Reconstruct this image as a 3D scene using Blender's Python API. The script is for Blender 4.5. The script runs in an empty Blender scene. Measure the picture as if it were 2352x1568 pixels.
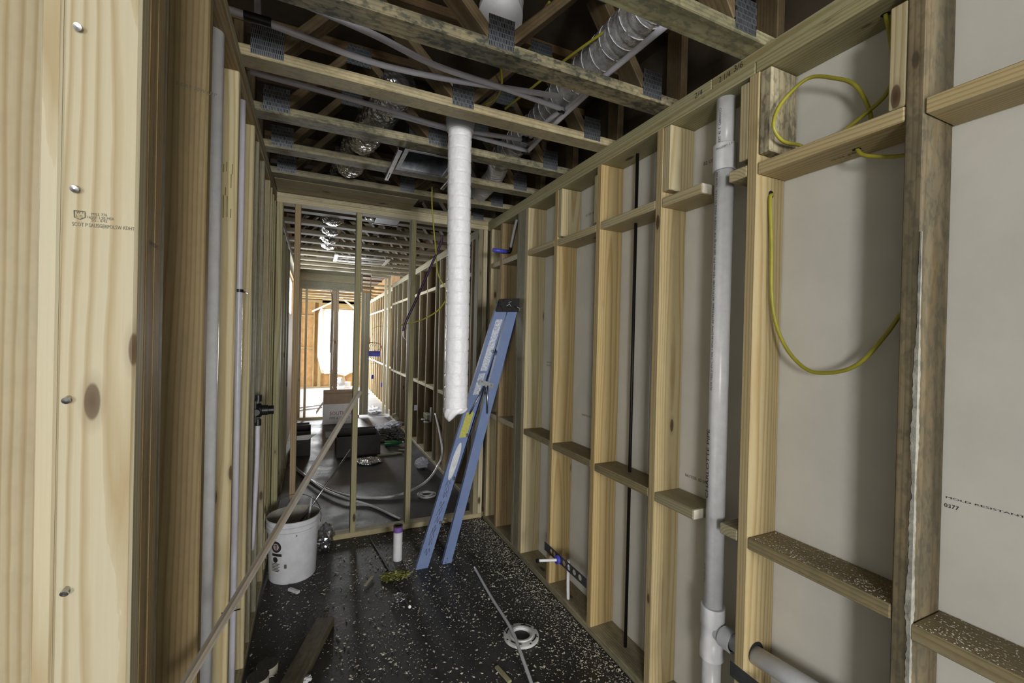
import bpy, bmesh, math, random
from mathutils import Vector, Matrix, Quaternion
random.seed(7)
R = math.radians
SC = bpy.context.scene
COL = SC.collection

# ------------------------------------------------------------------ camera
CAM = Vector((0, 0, 1.5)); F = 997.5
YAW, PITCH, ROLL = R(24.54), R(-.30), R(1.37)
FW = Vector((math.sin(YAW)*math.cos(PITCH), math.cos(YAW)*math.cos(PITCH), math.sin(PITCH)))
R0 = Vector((math.cos(YAW), -math.sin(YAW), 0)); U0 = R0.cross(FW)
RT = R0*math.cos(ROLL)+U0*math.sin(ROLL); UP = U0*math.cos(ROLL)-R0*math.sin(ROLL)
cd = bpy.data.cameras.new('camera'); cd.sensor_width = 36; cd.lens = F/2352*36; cd.clip_start = .02; cd.clip_end = 200
cam = bpy.data.objects.new('camera', cd); COL.objects.link(cam)
M = Matrix((RT, UP, -FW)).transposed().to_4x4(); M.translation = CAM; cam.matrix_world = M
SC.camera = cam

def at(x, y, X=None, Y=None, Z=None):
    """point of the room seen at a photo pixel, on the plane X=, Y= or Z="""
    d = FW+RT*((x-1176)/F)+UP*((784-y)/F)
    i, v = (0, X) if X is not None else (1, Y) if Y is not None else (2, Z)
    return CAM+d*((v-CAM[i])/d[i])

# ------------------------------------------------------------------ light
SC.view_settings.view_transform = 'Standard'; SC.view_settings.look = 'None'
SC.view_settings.exposure = -0.14; SC.view_settings.gamma = 1; SC.view_settings.use_curve_mapping = False
SC.cycles.max_bounces = 7; SC.cycles.diffuse_bounces = 3; SC.cycles.glossy_bounces = 3; SC.cycles.transmission_bounces = 2
w = bpy.data.worlds.new('overcast_sky'); SC.world = w; w.use_nodes = True
bg = w.node_tree.nodes['Background']; bg.inputs[0].default_value = (.86, .93, 1, 1); bg.inputs[1].default_value = 6.0

def area(name, loc, look, sx, sy, power, col=(1, 1, 1), spread=180):
    l = bpy.data.lights.new(name, 'AREA'); l.shape = 'RECTANGLE'; l.size = sx; l.size_y = sy; l.energy = power; l.color = col
    l.spread = R(spread)
    o = bpy.data.objects.new(name, l); COL.objects.link(o); o.location = loc
    o.rotation_euler = Vector(look).to_track_quat('-Z', 'Y').to_euler()
    return o
# daylight in the window openings: behind the camera, left wall of the middle room, far room
area('window_daylight_back', (.45, -5.14, 1.55), (0, 1, 0), 1.10, 1.25, 250, (1, .985, .95))
area('window_daylight_left', (-1.66, -3.05, 1.55), (1, .35, 0), .80, 1.2, 135, (1, .985, .95))
area('window_daylight_side', (-.42, 6.6, 2.06), (1, 0, 0), 2.2, .50, 48, (.95, .98, 1))
area('window_daylight_far', (.63, 13.42, 1.33), (0, -1, 0), .80, 1.6, 240, (.95, .98, 1))
area('window_daylight_far_left', (-2.35, 11, 1.45), (1, 0, 0), 2.0, 1.4, 150, (.97, .99, 1))

# ------------------------------------------------------------------ materials
def nt(name):
    m = bpy.data.materials.new(name); m.use_nodes = True
    n = m.node_tree.nodes; return m, n, m.node_tree.links, n['Principled BSDF']
def sock(v): return v
def ramp(n, stops):
    r = n.new('ShaderNodeValToRGB'); e = r.color_ramp.elements
    while len(e) < len(stops): e.new(.5)
    for i, (p, c) in enumerate(stops):
        e[i].position = p; e[i].color = c if len(c) == 4 else (*c, 1)
    return r
def mathn(n, l, op, a, b=None, clamp=False):
    m = n.new('ShaderNodeMath'); m.operation = op; m.use_clamp = clamp
    for i, v in enumerate((a, b)):
        if v is None: continue
        if isinstance(v, (int, float)): m.inputs[i].default_value = v
        else: l.new(v, m.inputs[i])
    return m.outputs[0]
def mix(n, l, fac, a, b, mode='MIX'):
    m = n.new('ShaderNodeMix'); m.data_type = 'RGBA'; m.blend_type = mode
    for i, v in ((0, fac), (6, a), (7, b)):
        if isinstance(v, (int, float)): m.inputs[i].default_value = v
        elif isinstance(v, tuple): m.inputs[i].default_value = v if len(v) == 4 else (*v, 1)
        else: l.new(v, m.inputs[i])
    return m.outputs[2]
def noise(n, l, vec, scale, detail=3, rough=.55, dist=0):
    t = n.new('ShaderNodeTexNoise'); t.inputs['Scale'].default_value = scale; t.inputs['Detail'].default_value = detail
    t.inputs['Roughness'].default_value = rough; t.inputs['Distortion'].default_value = dist
    if vec is not None: l.new(vec, t.inputs['Vector'])
    return t
def vmul(n, l, vec, s, add=None):
    m = n.new('ShaderNodeVectorMath'); m.operation = 'MULTIPLY'; l.new(vec, m.inputs[0]); m.inputs[1].default_value = s
    o = m.outputs[0]
    if add is not None:
        a = n.new('ShaderNodeVectorMath'); a.operation = 'ADD'; l.new(o, a.inputs[0]); l.new(add, a.inputs[1]); o = a.outputs[0]
    return o
def bump(n, l, h, strength, dist, bsdf):
    b = n.new('ShaderNodeBump'); b.inputs['Strength'].default_value = strength; b.inputs['Distance'].default_value = dist
    l.new(h, b.inputs['Height']); l.new(b.outputs[0], bsdf.inputs['Normal'])

def make_lumber():
    """sawn pine; grain runs along each board's local Z, tone and stain come from the board itself"""
    m, n, l, b = nt('sawn_pine_lumber')
    tc = n.new('ShaderNodeTexCoord'); oi = n.new('ShaderNodeObjectInfo')
    rnd = n.new('ShaderNodeCombineXYZ')
    l.new(mathn(n, l, 'MULTIPLY', oi.outputs['Random'], 37.0), rnd.inputs[2])
    off = n.new('ShaderNodeCombineXYZ')
    r2 = mathn(n, l, 'FRACT', mathn(n, l, 'MULTIPLY', oi.outputs['Random'], 13.7))
    r3 = mathn(n, l, 'FRACT', mathn(n, l, 'MULTIPLY', oi.outputs['Random'], 71.3))
    l.new(mathn(n, l, 'MULTIPLY', mathn(n, l, 'SUBTRACT', r2, .5), .16), off.inputs[0])
    l.new(mathn(n, l, 'ADD', mathn(n, l, 'MULTIPLY', r3, .05), .03), off.inputs[1])
    l.new(rnd.outputs[0], off.inputs[2]) if False else None
    sq = vmul(n, l, tc.outputs['Object'], (1, 1, .10))
    # wandering pith
    a1 = n.new('ShaderNodeVectorMath'); a1.operation = 'ADD'; l.new(sq, a1.inputs[0]); l.new(rnd.outputs[0], a1.inputs[1])
    nz = noise(n, l, a1.outputs[0], 5.0, 2, .5)
    wob = n.new('ShaderNodeVectorMath'); wob.operation = 'MULTIPLY_ADD'
    l.new(nz.outputs['Color'], wob.inputs[0]); wob.inputs[1].default_value = (.07, .07, 0); l.new(sq, wob.inputs[2])
    a2 = n.new('ShaderNodeVectorMath'); a2.operation = 'ADD'; l.new(wob.outputs[0], a2.inputs[0]); l.new(off.outputs[0], a2.inputs[1])
    wv = n.new('ShaderNodeTexWave'); wv.wave_type = 'RINGS'; wv.rings_direction = 'Z'; wv.wave_profile = 'SAW'
    wv.inputs['Scale'].default_value = 30; wv.inputs['Distortion'].default_value = .7; wv.inputs['Detail'].default_value = 2
    wv.inputs['Detail Scale'].default_value = 3
    l.new(a2.outputs[0], wv.inputs['Vector'])
    g = ramp(n, [(0, (0, 0, 0)), (.45, (.10, .10, .10)), (.82, (.85, .85, .85)), (1, (.25, .25, .25))]); l.new(wv.outputs[0], g.inputs[0])
    fib = noise(n, l, vmul(n, l, tc.outputs['Object'], (260, 260, 5), rnd.outputs[0]), 1, 1, .6)
    base = oi.outputs['Color']
    dark = mix(n, l, 1.0, base, (.66, .53, .34), 'MULTIPLY')
    c = mix(n, l, mathn(n, l, 'MULTIPLY', g.outputs[0], .85), base, dark)
    big = noise(n, l, vmul(n, l, tc.outputs['Object'], (6, 6, 1.3), rnd.outputs[0]), 1, 2)
    bigf = ramp(n, [(.35, (0, 0, 0)), (.7, (1, 1, 1))]); l.new(big.outputs[0], bigf.inputs[0])
    c = mix(n, l, mathn(n, l, 'MULTIPLY', bigf.outputs[0], .28), c, mix(n, l, 1.0, c, (.95, .78, .55), 'MULTIPLY'))
    c = mix(n, l, mathn(n, l, 'MULTIPLY', fib.outputs[0], .22), c, mix(n, l, 1.0, c, (.6, .55, .5), 'MULTIPLY'))
    # knots
    vor = n.new('ShaderNodeTexVoronoi'); vor.inputs['Scale'].default_value = 1
    l.new(vmul(n, l, tc.outputs['Object'], (8.5, 8.5, 2.9), rnd.outputs[0]), vor.inputs['Vector'])
    kn = ramp(n, [(.035, (1, 1, 1)), (.085, (.85, .85, .85)), (.098, (.22, .22, .22)), (.16, (0, 0, 0))]); l.new(vor.outputs['Distance'], kn.inputs[0])
    c = mix(n, l, kn.outputs[0], c, (.075, .045, .022))
    # weather stain / mould, amount carried by the board's alpha
    st = noise(n, l, vmul(n, l, tc.outputs['Object'], (9, 9, 3.2), rnd.outputs[0]), 1, 3, .65, 0)
    stf = ramp(n, [(.38, (0, 0, 0)), (.60, (1, 1, 1))]); l.new(st.outputs[0], stf.inputs[0])
    sp = noise(n, l, vmul(n, l, tc.outputs['Object'], (45, 45, 26), rnd.outputs[0]), 1, 2, .7)
    spf = ramp(n, [(.48, (0, 0, 0)), (.60, (1, 1, 1))]); l.new(sp.outputs[0], spf.inputs[0])
    sf = mathn(n, l, 'ADD', mathn(n, l, 'MULTIPLY', stf.outputs[0], .75), mathn(n, l, 'MULTIPLY', spf.outputs[0], .45), True)
    inv = mathn(n, l, 'SUBTRACT', 1.0, oi.outputs['Alpha'], True)
    c = mix(n, l, mathn(n, l, 'MULTIPLY', sf, inv), c, (.055, .056, .042))
    l.new(c, b.inputs['Base Color']); b.inputs['Roughness'].default_value = .62
    b.inputs['Specular IOR Level'].default_value = .3
    bump(n, l, fib.outputs[0], .2, .0012, b)
    return m
LUM = make_lumber()

def simple(name, col, rough=.5, metal=0, var=.0, vscale=8, bumps=0, spec=.5, dirt=None, bscale=None):
    m, n, l, b = nt(name)
    b.inputs['Roughness'].default_value = rough; b.inputs['Metallic'].default_value = metal
    b.inputs['Specular IOR Level'].default_value = spec
    tc = n.new('ShaderNodeTexCoord')
    nz = noise(n, l, tc.outputs['Object'], vscale, 5, .62)
    d = dirt if dirt else tuple(c*(1-var) for c in col)
    r = ramp(n, [(.36, (0, 0, 0)), (.68, (1, 1, 1))]); l.new(nz.outputs[0], r.inputs[0])
    fac = mathn(n, l, 'MULTIPLY', r.outputs[0], 1.0 if not dirt else var)
    l.new(mix(n, l, fac, col, d), b.inputs['Base Color'])
    if bumps:
        nb = noise(n, l, tc.outputs['Object'], bscale or vscale*6, 4, .6); bump(n, l, nb.outputs[0], bumps, .004, b)
    return m
MAT = dict(
    drywall=simple('drywall_paper', (.67, .655, .605), .9, 0, .10, 3.5, .05, .15, bscale=260),
    osb=simple('brown_sheathing', (.10, .056, .028), .8, 0, .35, 14, .12, .2),
    ply=simple('pale_plywood', (.56, .34, .15), .7, 0, .25, 7, .06, .25),
    plate=None,
    pvc=simple('white_pvc', (.72, .73, .76), .32, 0, .30, 26, 0, .5, (.42, .42, .44)),
    pvc_grey=simple('grey_white_pvc', (.56, .58, .62), .38, 0, .25, 18, 0, .5, (.36, .37, .40)),
    pex=simple('translucent_white_tubing', (.64, .63, .72), .30, 0, .12, 12, 0, .5),
    pexw=simple('white_tubing', (.75, .76, .80), .3, 0, .1, 12, 0, .5),
    yellow=simple('yellow_cable_jacket', (.36, .33, .035), .42, 0, .15, 30),
    purple=simple('dark_purple_cable', (.045, .022, .055), .4, 0, .1, 30),
    black=simple('black_plastic', (.012, .012, .013), .35, 0, .2, 30),
    iron=simple('black_threaded_rod', (.018, .017, .017), .5, .4, .3, 300),
    blue=simple('blue_fibreglass', (.135, .195, .385), .45, 0, .5, 9, .05, .5, (.20, .255, .385), 90),
    bluep=simple('blue_plastic', (.07, .08, .52), .4, 0, .1, 20),
    alu=simple('aluminium', (.62, .63, .66), .3, 1, .3, 16),
    galv=simple('galvanised_steel', (.42, .44, .47), .38, 1, .4, 30),
    strap=simple('dull_steel_strap', (.16, .17, .18), .5, .8, .35, 26),
    silver=None,
    duct=simple('white_duct_jacket', (.84, .84, .88), .36, 0, .06, 22, .35, .5, bscale=55),
    duct_rough=simple('crinkled_white_duct_jacket', (.80, .80, .84), .34, 0, .08, 30, .9, .5, bscale=60),
    bucket=simple('white_bucket_plastic', (.74, .75, .80), .4, 0, .35, 13, 0, .5, (.40, .41, .44)),
    inside=simple('bucket_inside_dried_compound', (.40, .38, .33), .8, 0, .4, 9, .2),
    ink=simple('black_ink', (.02, .02, .02), .6),
    inkf=simple('faded_ink', (.10, .10, .075), .7),
    inkg=simple('green_ink', (.16, .20, .03), .7),
    inkr=simple('red_print', (.30, .05, .05), .6),
    label=simple('worn_white_label', (.70, .71, .74), .6, 0, .85, 90, 0, .3, (.16, .23, .45)),
    labelw=simple('white_oval_label', (.66, .68, .72), .5, 0, .2, 30),
    labely=simple('yellow_warning_label', (.52, .50, .10), .55, 0, .6, 80, 0, .3, (.25, .26, .10)),
    card=simple('cardboard', (.36, .27, .19), .8, 0, .2, 10),
    cardw=simple('white_printed_cardboard', (.70, .70, .72), .7, 0, .12, 10),
    cardd=simple('dark_cardboard', (.045, .04, .038), .8, 0, .25, 10),
    vinyl=simple('white_vinyl', (.85, .86, .88), .4),
    wrapw=simple('white_house_wrap', (.82, .83, .85), .6, 0, .06, 12, .2),
    cloth=simple('white_rag', (.72, .73, .82), .7, 0, .15, 14, .3),
    green=simple('green_bottle_plastic', (.03, .16, .06), .2, 0, .2, 20),
    tuft=simple('yellow_insulation', (.30, .31, .09), .9, 0, .4, 30, .5),
    chip=simple('pale_wood_chips', (.60, .56, .46), .8, 0, .5, 9),
    sawdust=simple('brown_sawdust', (.34, .25, .13), .9, 0, .5, 30),
    bark=simple('dark_bark_core', (.05, .048, .042), .8, 0, .5, 60, .3),
    flange=simple('white_flange_plastic', (.70, .70, .70), .45, 0, .5, 30, 0, .5, (.33, .32, .30)),
    dark=simple('black_void', (.006, .006, .006), .9),
    prim=simple('purple_primer', (.22, .10, .42), .5, 0, .3, 40),
    deck=simple('dark_deck_and_shaded_drywall', (.10, .075, .05), .9, 0, .4, 5),
    junk=simple('dark_debris', (.05, .042, .035), .9, 0, .5, 20, .4),
    wirec=simple('brown_wire', (.20, .15, .09), .6, 0, .3, 30),
    brass=simple('crimp_metal', (.10, .08, .06), .35, .9, .2, 60),
)
def make_plate():
    m, n, l, b = nt('toothed_nail_plate')
    tc = n.new('ShaderNodeTexCoord'); br = n.new('ShaderNodeTexBrick')
    br.offset = .5; br.inputs['Scale'].default_value = 1; br.inputs['Mortar Size'].default_value = .0016
    br.inputs['Brick Width'].default_value = .0058; br.inputs['Row Height'].default_value = .0175
    br.inputs['Color1'].default_value = (.012, .013, .015, 1); br.inputs['Color2'].default_value = (.10, .11, .12, 1); br.inputs['Mortar'].default_value = (.27, .29, .32, 1)
    l.new(tc.outputs['Object'], br.inputs['Vector'])
    l.new(br.outputs['Color'], b.inputs['Base Color']); b.inputs['Metallic'].default_value = .75; b.inputs['Roughness'].default_value = .42
    bump(n, l, br.outputs['Fac'], .6, .002, b)
    return m
MAT['plate'] = make_plate()
def make_foil(name, col, rough, sc):
    m, n, l, b = nt(name)
    tc = n.new('ShaderNodeTexCoord'); b.inputs['Base Color'].default_value = (*col, 1)
    b.inputs['Metallic'].default_value = .92; b.inputs['Roughness'].default_value = rough
    v = n.new('ShaderNodeTexVoronoi'); v.inputs['Scale'].default_value = sc; l.new(tc.outputs['Object'], v.inputs['Vector'])
    nz = noise(n, l, tc.outputs['Object'], sc*.8, 3)
    bump(n, l, mathn(n, l, 'ADD', v.outputs['Distance'], nz.outputs[0]), .8, .012, b)
    return m
MAT['foil'] = make_foil('crinkled_foil', (.78, .79, .80), .22, 42)
def make_silver():
    m, n, l, b = nt('clear_film_over_glass_wool')
    tc = n.new('ShaderNodeTexCoord'); nz = noise(n, l, tc.outputs['Object'], 38, 5, .7)
    r = ramp(n, [(.3, (.34, .34, .36)), (.7, (.68, .68, .70))]); l.new(nz.outputs[0], r.inputs[0])
    l.new(r.outputs[0], b.inputs['Base Color']); b.inputs['Roughness'].default_value = .22; b.inputs['Metallic'].default_value = .35
    b.inputs['Coat Weight'].default_value = .6; b.inputs['Coat Roughness'].default_value = .1
    bump(n, l, nz.outputs[0], .9, .006, b); return m
MAT['silver'] = make_silver()
def make_floor():
    m, n, l, b = nt('dusty_dark_subfloor')
    tc = n.new('ShaderNodeTexCoord')
    a = noise(n, l, tc.outputs['Object'], 2.2, 6, .65); c = noise(n, l, tc.outputs['Object'], 70, 4, .7)
    r = ramp(n, [(.3, (.014, .0142, .0145)), (.55, (.036, .036, .037)), (.78, (.085, .087, .092))]); l.new(a.outputs[0], r.inputs[0])
    d = ramp(n, [(.52, (0, 0, 0)), (.72, (1, 1, 1))]); l.new(c.outputs[0], d.inputs[0])
    l.new(mix(n, l, mathn(n, l, 'MULTIPLY', d.outputs[0], .45), r.outputs[0], (.085, .078, .066)), b.inputs['Base Color'])
    rr = ramp(n, [(.3, (.36,)*3), (.7, (.66,)*3)]); l.new(a.outputs[0], rr.inputs[0]); l.new(rr.outputs[0], b.inputs['Roughness'])
    b.inputs['Specular IOR Level'].default_value = .45
    bump(n, l, c.outputs[0], .35, .004, b); return m
MAT['floor'] = make_floor()
MAT['slab'] = simple('pale_dusty_concrete', (.42, .42, .43), .55, 0, .35, 3.0, .05)
def make_glass(name, tint, rough=.02, fac=.12):
    m, n, l, b = nt(name); n.remove(b)
    t = n.new('ShaderNodeBsdfTransparent'); t.inputs[0].default_value = (*tint, 1)
    g = n.new('ShaderNodeBsdfGlossy'); g.inputs['Roughness'].default_value = rough
    mx = n.new('ShaderNodeMixShader'); mx.inputs[0].default_value = fac
    l.new(t.outputs[0], mx.inputs[1]); l.new(g.outputs[0], mx.inputs[2]); l.new(mx.outputs[0], n['Material Output'].inputs[0])
    return m
MAT['glass'] = make_glass('window_glass', (.97, .98, .98), .02, .06)
MAT['film'] = make_glass('clear_plastic_film', (.80, .80, .84), .18, .34)

# board tones
CLEAN = (.60, .535, .345); WARM = (.575, .485, .28); GOLD = (.57, .45, .23); OLD = (.43, .405, .28); GREY = (.34, .33, .25)
BROWN = (.36, .27, .14); GREEN = (.47, .455, .28); WHITE = (.66, .61, .44); DKB = (.27, .17, .08)

# ------------------------------------------------------------------ helpers
def tag(o, label=None, cat=None, group=None, kind=None):
    if label: o['label'] = label
    if cat: o['category'] = cat
    if group: o['group'] = group
    if kind: o['kind'] = kind
    return o
def link(name, me, mat=None, parent=None, loc=(0, 0, 0), rot=None):
    o = bpy.data.objects.new(name, me); COL.objects.link(o)
    if mat is not None and not me.materials: me.materials.append(mat)
    m = (rot.to_4x4() if rot is not None else Matrix.Identity(4)); m.translation = Vector(loc)
    if parent is not None:
        o.parent = parent
        o.matrix_parent_inverse = PM[parent.name].inverted()
    o.matrix_basis = m
    PM[o.name] = m
    return o
PM = {}
def empty(name, loc=(0, 0, 0), label=None, cat=None, group=None, kind=None, parent=None):
    o = bpy.data.objects.new(name, None); COL.objects.link(o); o.location = loc; o.empty_display_size = .05
    PM[o.name] = Matrix.Translation(Vector(loc))
    if parent is not None:
        o.parent = parent; o.matrix_parent_inverse = PM[parent.name].inverted()
    return tag(o, label, cat, group, kind)
_boxes = {}
def boxmesh(sx, sy, sz, bev=.0025, seg=1, key=''):
    k = (round(sx, 4), round(sy, 4), round(sz, 4), bev, seg, key)
    if k in _boxes: return _boxes[k]
    bm = bmesh.new(); bmesh.ops.create_cube(bm, size=1)
    bmesh.ops.scale(bm, vec=(sx, sy, sz), verts=bm.verts)
    if bev: bmesh.ops.bevel(bm, geom=bm.edges[:], offset=min(bev, .3*min(sx, sy, sz)), segments=seg, affect='EDGES', profile=.5)
    me = bpy.data.meshes.new('board'); bm.to_mesh(me); bm.free(); _boxes[k] = me
    return me
RX = Matrix(((0, 0, 1), (1, 0, 0), (0, 1, 0)))      # local Z -> world X
RY = Matrix(((0, 1, 0), (0, 0, 1), (1, 0, 0)))      # local Z -> world Y
RI = Matrix.Identity(3)
def board(name, x0, x1, y0, y1, z0, z1, tone=CLEAN, stain=0., parent=None, bev=.003, jit=.06):
    sx, sy, sz = x1-x0, y1-y0, z1-z0
    c = ((x0+x1)/2, (y0+y1)/2, (z0+z1)/2)
    if sz >= sx and sz >= sy: rot, d = RI, (sx, sy, sz)
    elif sx >= sy: rot, d = RX, (sy, sz, sx)
    else: rot, d = RY, (sz, sx, sy)
    o = link(name, boxmesh(*d, bev), LUM, parent, c, rot)
    j = .84*(1+random.uniform(-jit, jit))
    o.color = (tone[0]*j, tone[1]*j, tone[2]*j, 1-stain)
    return o
def beam(name, p0, p1, wx, wy, tone, stain=0, parent=None, xdir=(0, 1, 0), mat=None, bev=.003):
    p0, p1 = Vector(p0), Vector(p1); z = (p1-p0); L = z.length; z.normalize()
    x = Vector(xdir); x = (x-z*x.dot(z)).normalized(); y = z.cross(x)
    rot = Matrix((x, y, z)).transposed()
    o = link(name, boxmesh(wx, wy, L, bev, key='' if mat is None else mat.name), mat or LUM, parent, (p0+p1)/2, rot)
    j = .84*(1+random.uniform(-.06, .06))
    o.color = (tone[0]*j, tone[1]*j, tone[2]*j, 1-stain)
    return o
def box(name, x0, x1, y0, y1, z0, z1, mat, parent=None, bev=.001):
    return link(name, boxmesh(x1-x0, y1-y0, z1-z0, bev, key=mat.name), mat, parent, ((x0+x1)/2, (y0+y1)/2, (z0+z1)/2))
def meshpy(name, vs, fs, mat, parent=None, smooth=False, loc=(0, 0, 0), rot=None):
    me = bpy.data.meshes.new(name); me.from_pydata([tuple(v) for v in vs], [], fs); me.validate()
    if smooth: me.polygons.foreach_set('use_smooth', [True]*len(me.polygons))
    return link(name, me, mat, parent, loc, rot)
def spline(pts, k=8):
    pts = [Vector(p) for p in pts]
    if len(pts) < 3: return [pts[0].lerp(pts[-1], i/k) for i in range(k+1)]
    P = [pts[0]*2-pts[1]]+pts+[pts[-1]*2-pts[-2]]; out = []
    for i in range(1, len(P)-2):
        a, b, c, d = P[i-1:i+3]
        for j in range(k):
            t = j/k
            out.append(.5*((2*b)+(c-a)*t+(2*a-5*b+4*c-d)*t*t+(3*b-a-3*c+d)*t**3))
    out.append(pts[-1]); return out
def sweep(path, rad, n=10, cap=True, hollow=0):
    """tube around a path; rad is a number or f(i, angle)"""
    rf = rad if callable(rad) else (lambda i, a: rad)
    vs, fs = [], []
    T = []
    for i in range(len(path)):
        a = path[max(0, i-1)]; b = path[min(len(path)-1, i+1)]; T.append((b-a).normalized())
    x = T[0].orthogonal().normalized()
    for i, p in enumerate(path):
        x = (x-T[i]*x.dot(T[i])).normalized(); y = T[i].cross(x)
        for j in range(n):
            a = 2*math.pi*j/n; r = rf(i, a); vs.append(p+x*(r*math.cos(a))+y*(r*math.sin(a)))
    m = len(path)
    for i in range(m-1):
        for j in range(n):
            fs.append((i*n+j, i*n+(j+1) % n, (i+1)*n+(j+1) % n, (i+1)*n+j))
    if cap and not hollow:
        fs.append(tuple(range(n))[::-1]); fs.append(tuple((m-1)*n+j for j in range(n)))
    if hollow:
        b = len(vs)
        for i, p in enumerate(path):
            for j in range(n): vs.append(p+(vs[i*n+j]-p)*hollow)
        for i in range(m-1):
            for j in range(n): fs.append((b+i*n+j, b+(i+1)*n+j, b+(i+1)*n+(j+1) % n, b+i*n+(j+1) % n))
        for j in range(n):
            k = (j+1) % n
            fs.append((j, b+j, b+k, k)); e = (m-1)*n
            fs.append((e+j, e+k, b+e+k, b+e+j))
    return vs, fs
def tube(name, pts, r, mat, parent=None, n=10, k=8, straight=False, hollow=0):
    path = [Vector(p) for p in pts] if straight else spline(pts, k)
    vs, fs = sweep(path, r, n, True, hollow)
    o = meshpy(name, vs, fs, mat, parent)
    me = o.data
    for p in me.polygons: p.use_smooth = len(p.vertices) == 4
    return o
def lathe(name, prof, mat, parent=None, loc=(0, 0, 0), n=32, rot=None, smooth=True, close=False):
    vs, fs = [], []
    for r, z in prof:
        for j in range(n):
            a = 2*math.pi*j/n; vs.append((r*math.cos(a), r*math.sin(a), z))
    m = len(prof)
    for i in range(m-1 if not close else m):
        i2 = (i+1) % m
        for j in range(n):
            fs.append((i*n+j, i*n+(j+1) % n, i2*n+(j+1) % n, i2*n+j))
    o = meshpy(name, vs, fs, mat, parent, False, loc, rot)
    if smooth:
        me = o.data
        me.polygons.foreach_set('use_smooth', [True]*len(me.polygons))
        try: me.set_sharp_from_angle(angle=R(40))
        except Exception: pass
    return o
def text(name, s, size, origin, xdir, ydir, mat, parent, align='LEFT', sx=1.0, space=1.0):
    cu = bpy.data.curves.new(name, 'FONT'); cu.body = s; cu.size = size; cu.align_x = align; cu.resolution_u = 2; cu.space_character = space
    t = bpy.data.objects.new(name, cu); COL.objects.link(t)
    dg = bpy.context.evaluated_depsgraph_get(); dg.update()
    me = bpy.data.meshes.new_from_object(t.evaluated_get(dg)); bpy.data.objects.remove(t)
    x = Vector(xdir).normalized(); y = Vector(ydir).normalized(); z = x.cross(y)
    rot = Matrix((x, y, z)).transposed()
    for v in me.vertices: v.co.x *= sx
    me.materials.clear(); me.materials.append(mat)
    return link(name, me, None, parent, origin, rot)

XL, XR, ZT = -.25, 1.312, 2.475
XD = 1.452                      # face of the drywall at the back of the right-hand wall
ZP = ZT-.076                    # underside of the double top plate

# ------------------------------------------------------------------ setting: floor, deck, outer shell
fl = meshpy('floor', [(-3, -5.5, 0), (1.6, -5.5, 0), (1.6, 8.3, 0), (-3, 8.3, 0), (-3, -5.5, -.05), (1.6, -5.5, -.05), (1.6, 8.3, -.05), (-3, 8.3, -.05)],
    [(0, 1, 2, 3), (7, 6, 5, 4), (0, 4, 5, 1), (1, 5, 6, 2), (2, 6, 7, 3), (3, 7, 4, 0)], MAT['floor'])
tag(fl, 'dark dusty floor littered with wood chips', 'floor', kind='structure')
f2 = box('floor_far', -3, 1.6, 8.3, 13.8, -.05, .0, MAT['slab']); tag(f2, 'pale sunlit floor of the room with the far window', 'floor', kind='structure')
ce = empty('ceiling', (0, 6, 2.9), 'dark underside of the deck above the floor trusses', 'ceiling', kind='structure')
for i in range(16):
    y = -5.4+i*1.22
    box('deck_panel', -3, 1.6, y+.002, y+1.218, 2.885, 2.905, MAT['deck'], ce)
# wall behind the camera with its window
wb = empty('wall_back', (0, -5.25, 0), 'wall at the back of the room behind the camera with a window', 'wall', kind='structure')
for (x0, x1, z0, z1) in ((-1.8, -.14, 0, 2.885), (1.04, 1.6, 0, 2.885), (-.14, 1.04, 0, .88), (-.14, 1.04, 2.22, 2.885)):
    box('wall_panel', x0, x1, -5.30, -5.20, z0, z1, MAT['drywall'], wb)
def window_frame(name, cx0, cx1, y, z0, z1, t=.05, bar=True, axis='x', lab=None):
    e = empty(name, (cx0, y, z0) if axis == 'x' else (y, cx0, z0), lab, 'window', kind='structure')
    def b(n, a0, a1, c0, c1, d=.06, mt=MAT['vinyl'], o=0):
        if axis == 'x': return box(n, a0, a1, y-d/2+o, y+d/2+o, c0, c1, mt, e, .003)
        return box(n, y-d/2+o, y+d/2+o, a0, a1, c0, c1, mt, e, .003)
    b('frame_jamb', cx0, cx0+t, z0, z1); b('frame_jamb', cx1-t, cx1, z0, z1)
    b('frame_sill', cx0+t, cx1-t, z0, z0+t); b('frame_head', cx0+t, cx1-t, z1-t, z1)
    if bar:
        zm = (z0+z1)/2
        b('meeting_rail', cx0+t, cx1-t, zm-.02, zm+.02)
        b('pane', cx0+t, cx1-t, z0+t, zm-.02, .006, MAT['glass']); b('pane', cx0+t, cx1-t, zm+.02, z1-t, .006, MAT['glass'])
    else: b('pane', cx0+t, cx1-t, z0+t, z1-t, .006, MAT['glass'])
    return e
window_frame('window_1', -.14, 1.04, -5.25, .88, 2.22, .03, True, 'x', 'window in the wall behind the camera')
window_frame('window_5', -3.49, -2.61, -1.75, .91, 2.19, .03, True, 'y', 'window in the left wall behind the camera')
wo = empty('wall_outer', (-1.7, 0, 0), 'outer wall of the rooms to the left', 'wall', kind='structure')
for y0, y1, z0, z1 in ((-5.2, -3.49, 0, 2.885), (-2.61, 4.2, 0, 2.885), (-3.49, -2.61, 0, .91), (-3.49, -2.61, 2.19, 2.885)):
    box('wall_panel', -1.80, -1.70, y0, y1, z0, z1, MAT['drywall'], wo)
box('wall_panel', -1.80, -.45, 4.2, 4.3, 0, 2.885, MAT['osb'], wo)

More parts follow.
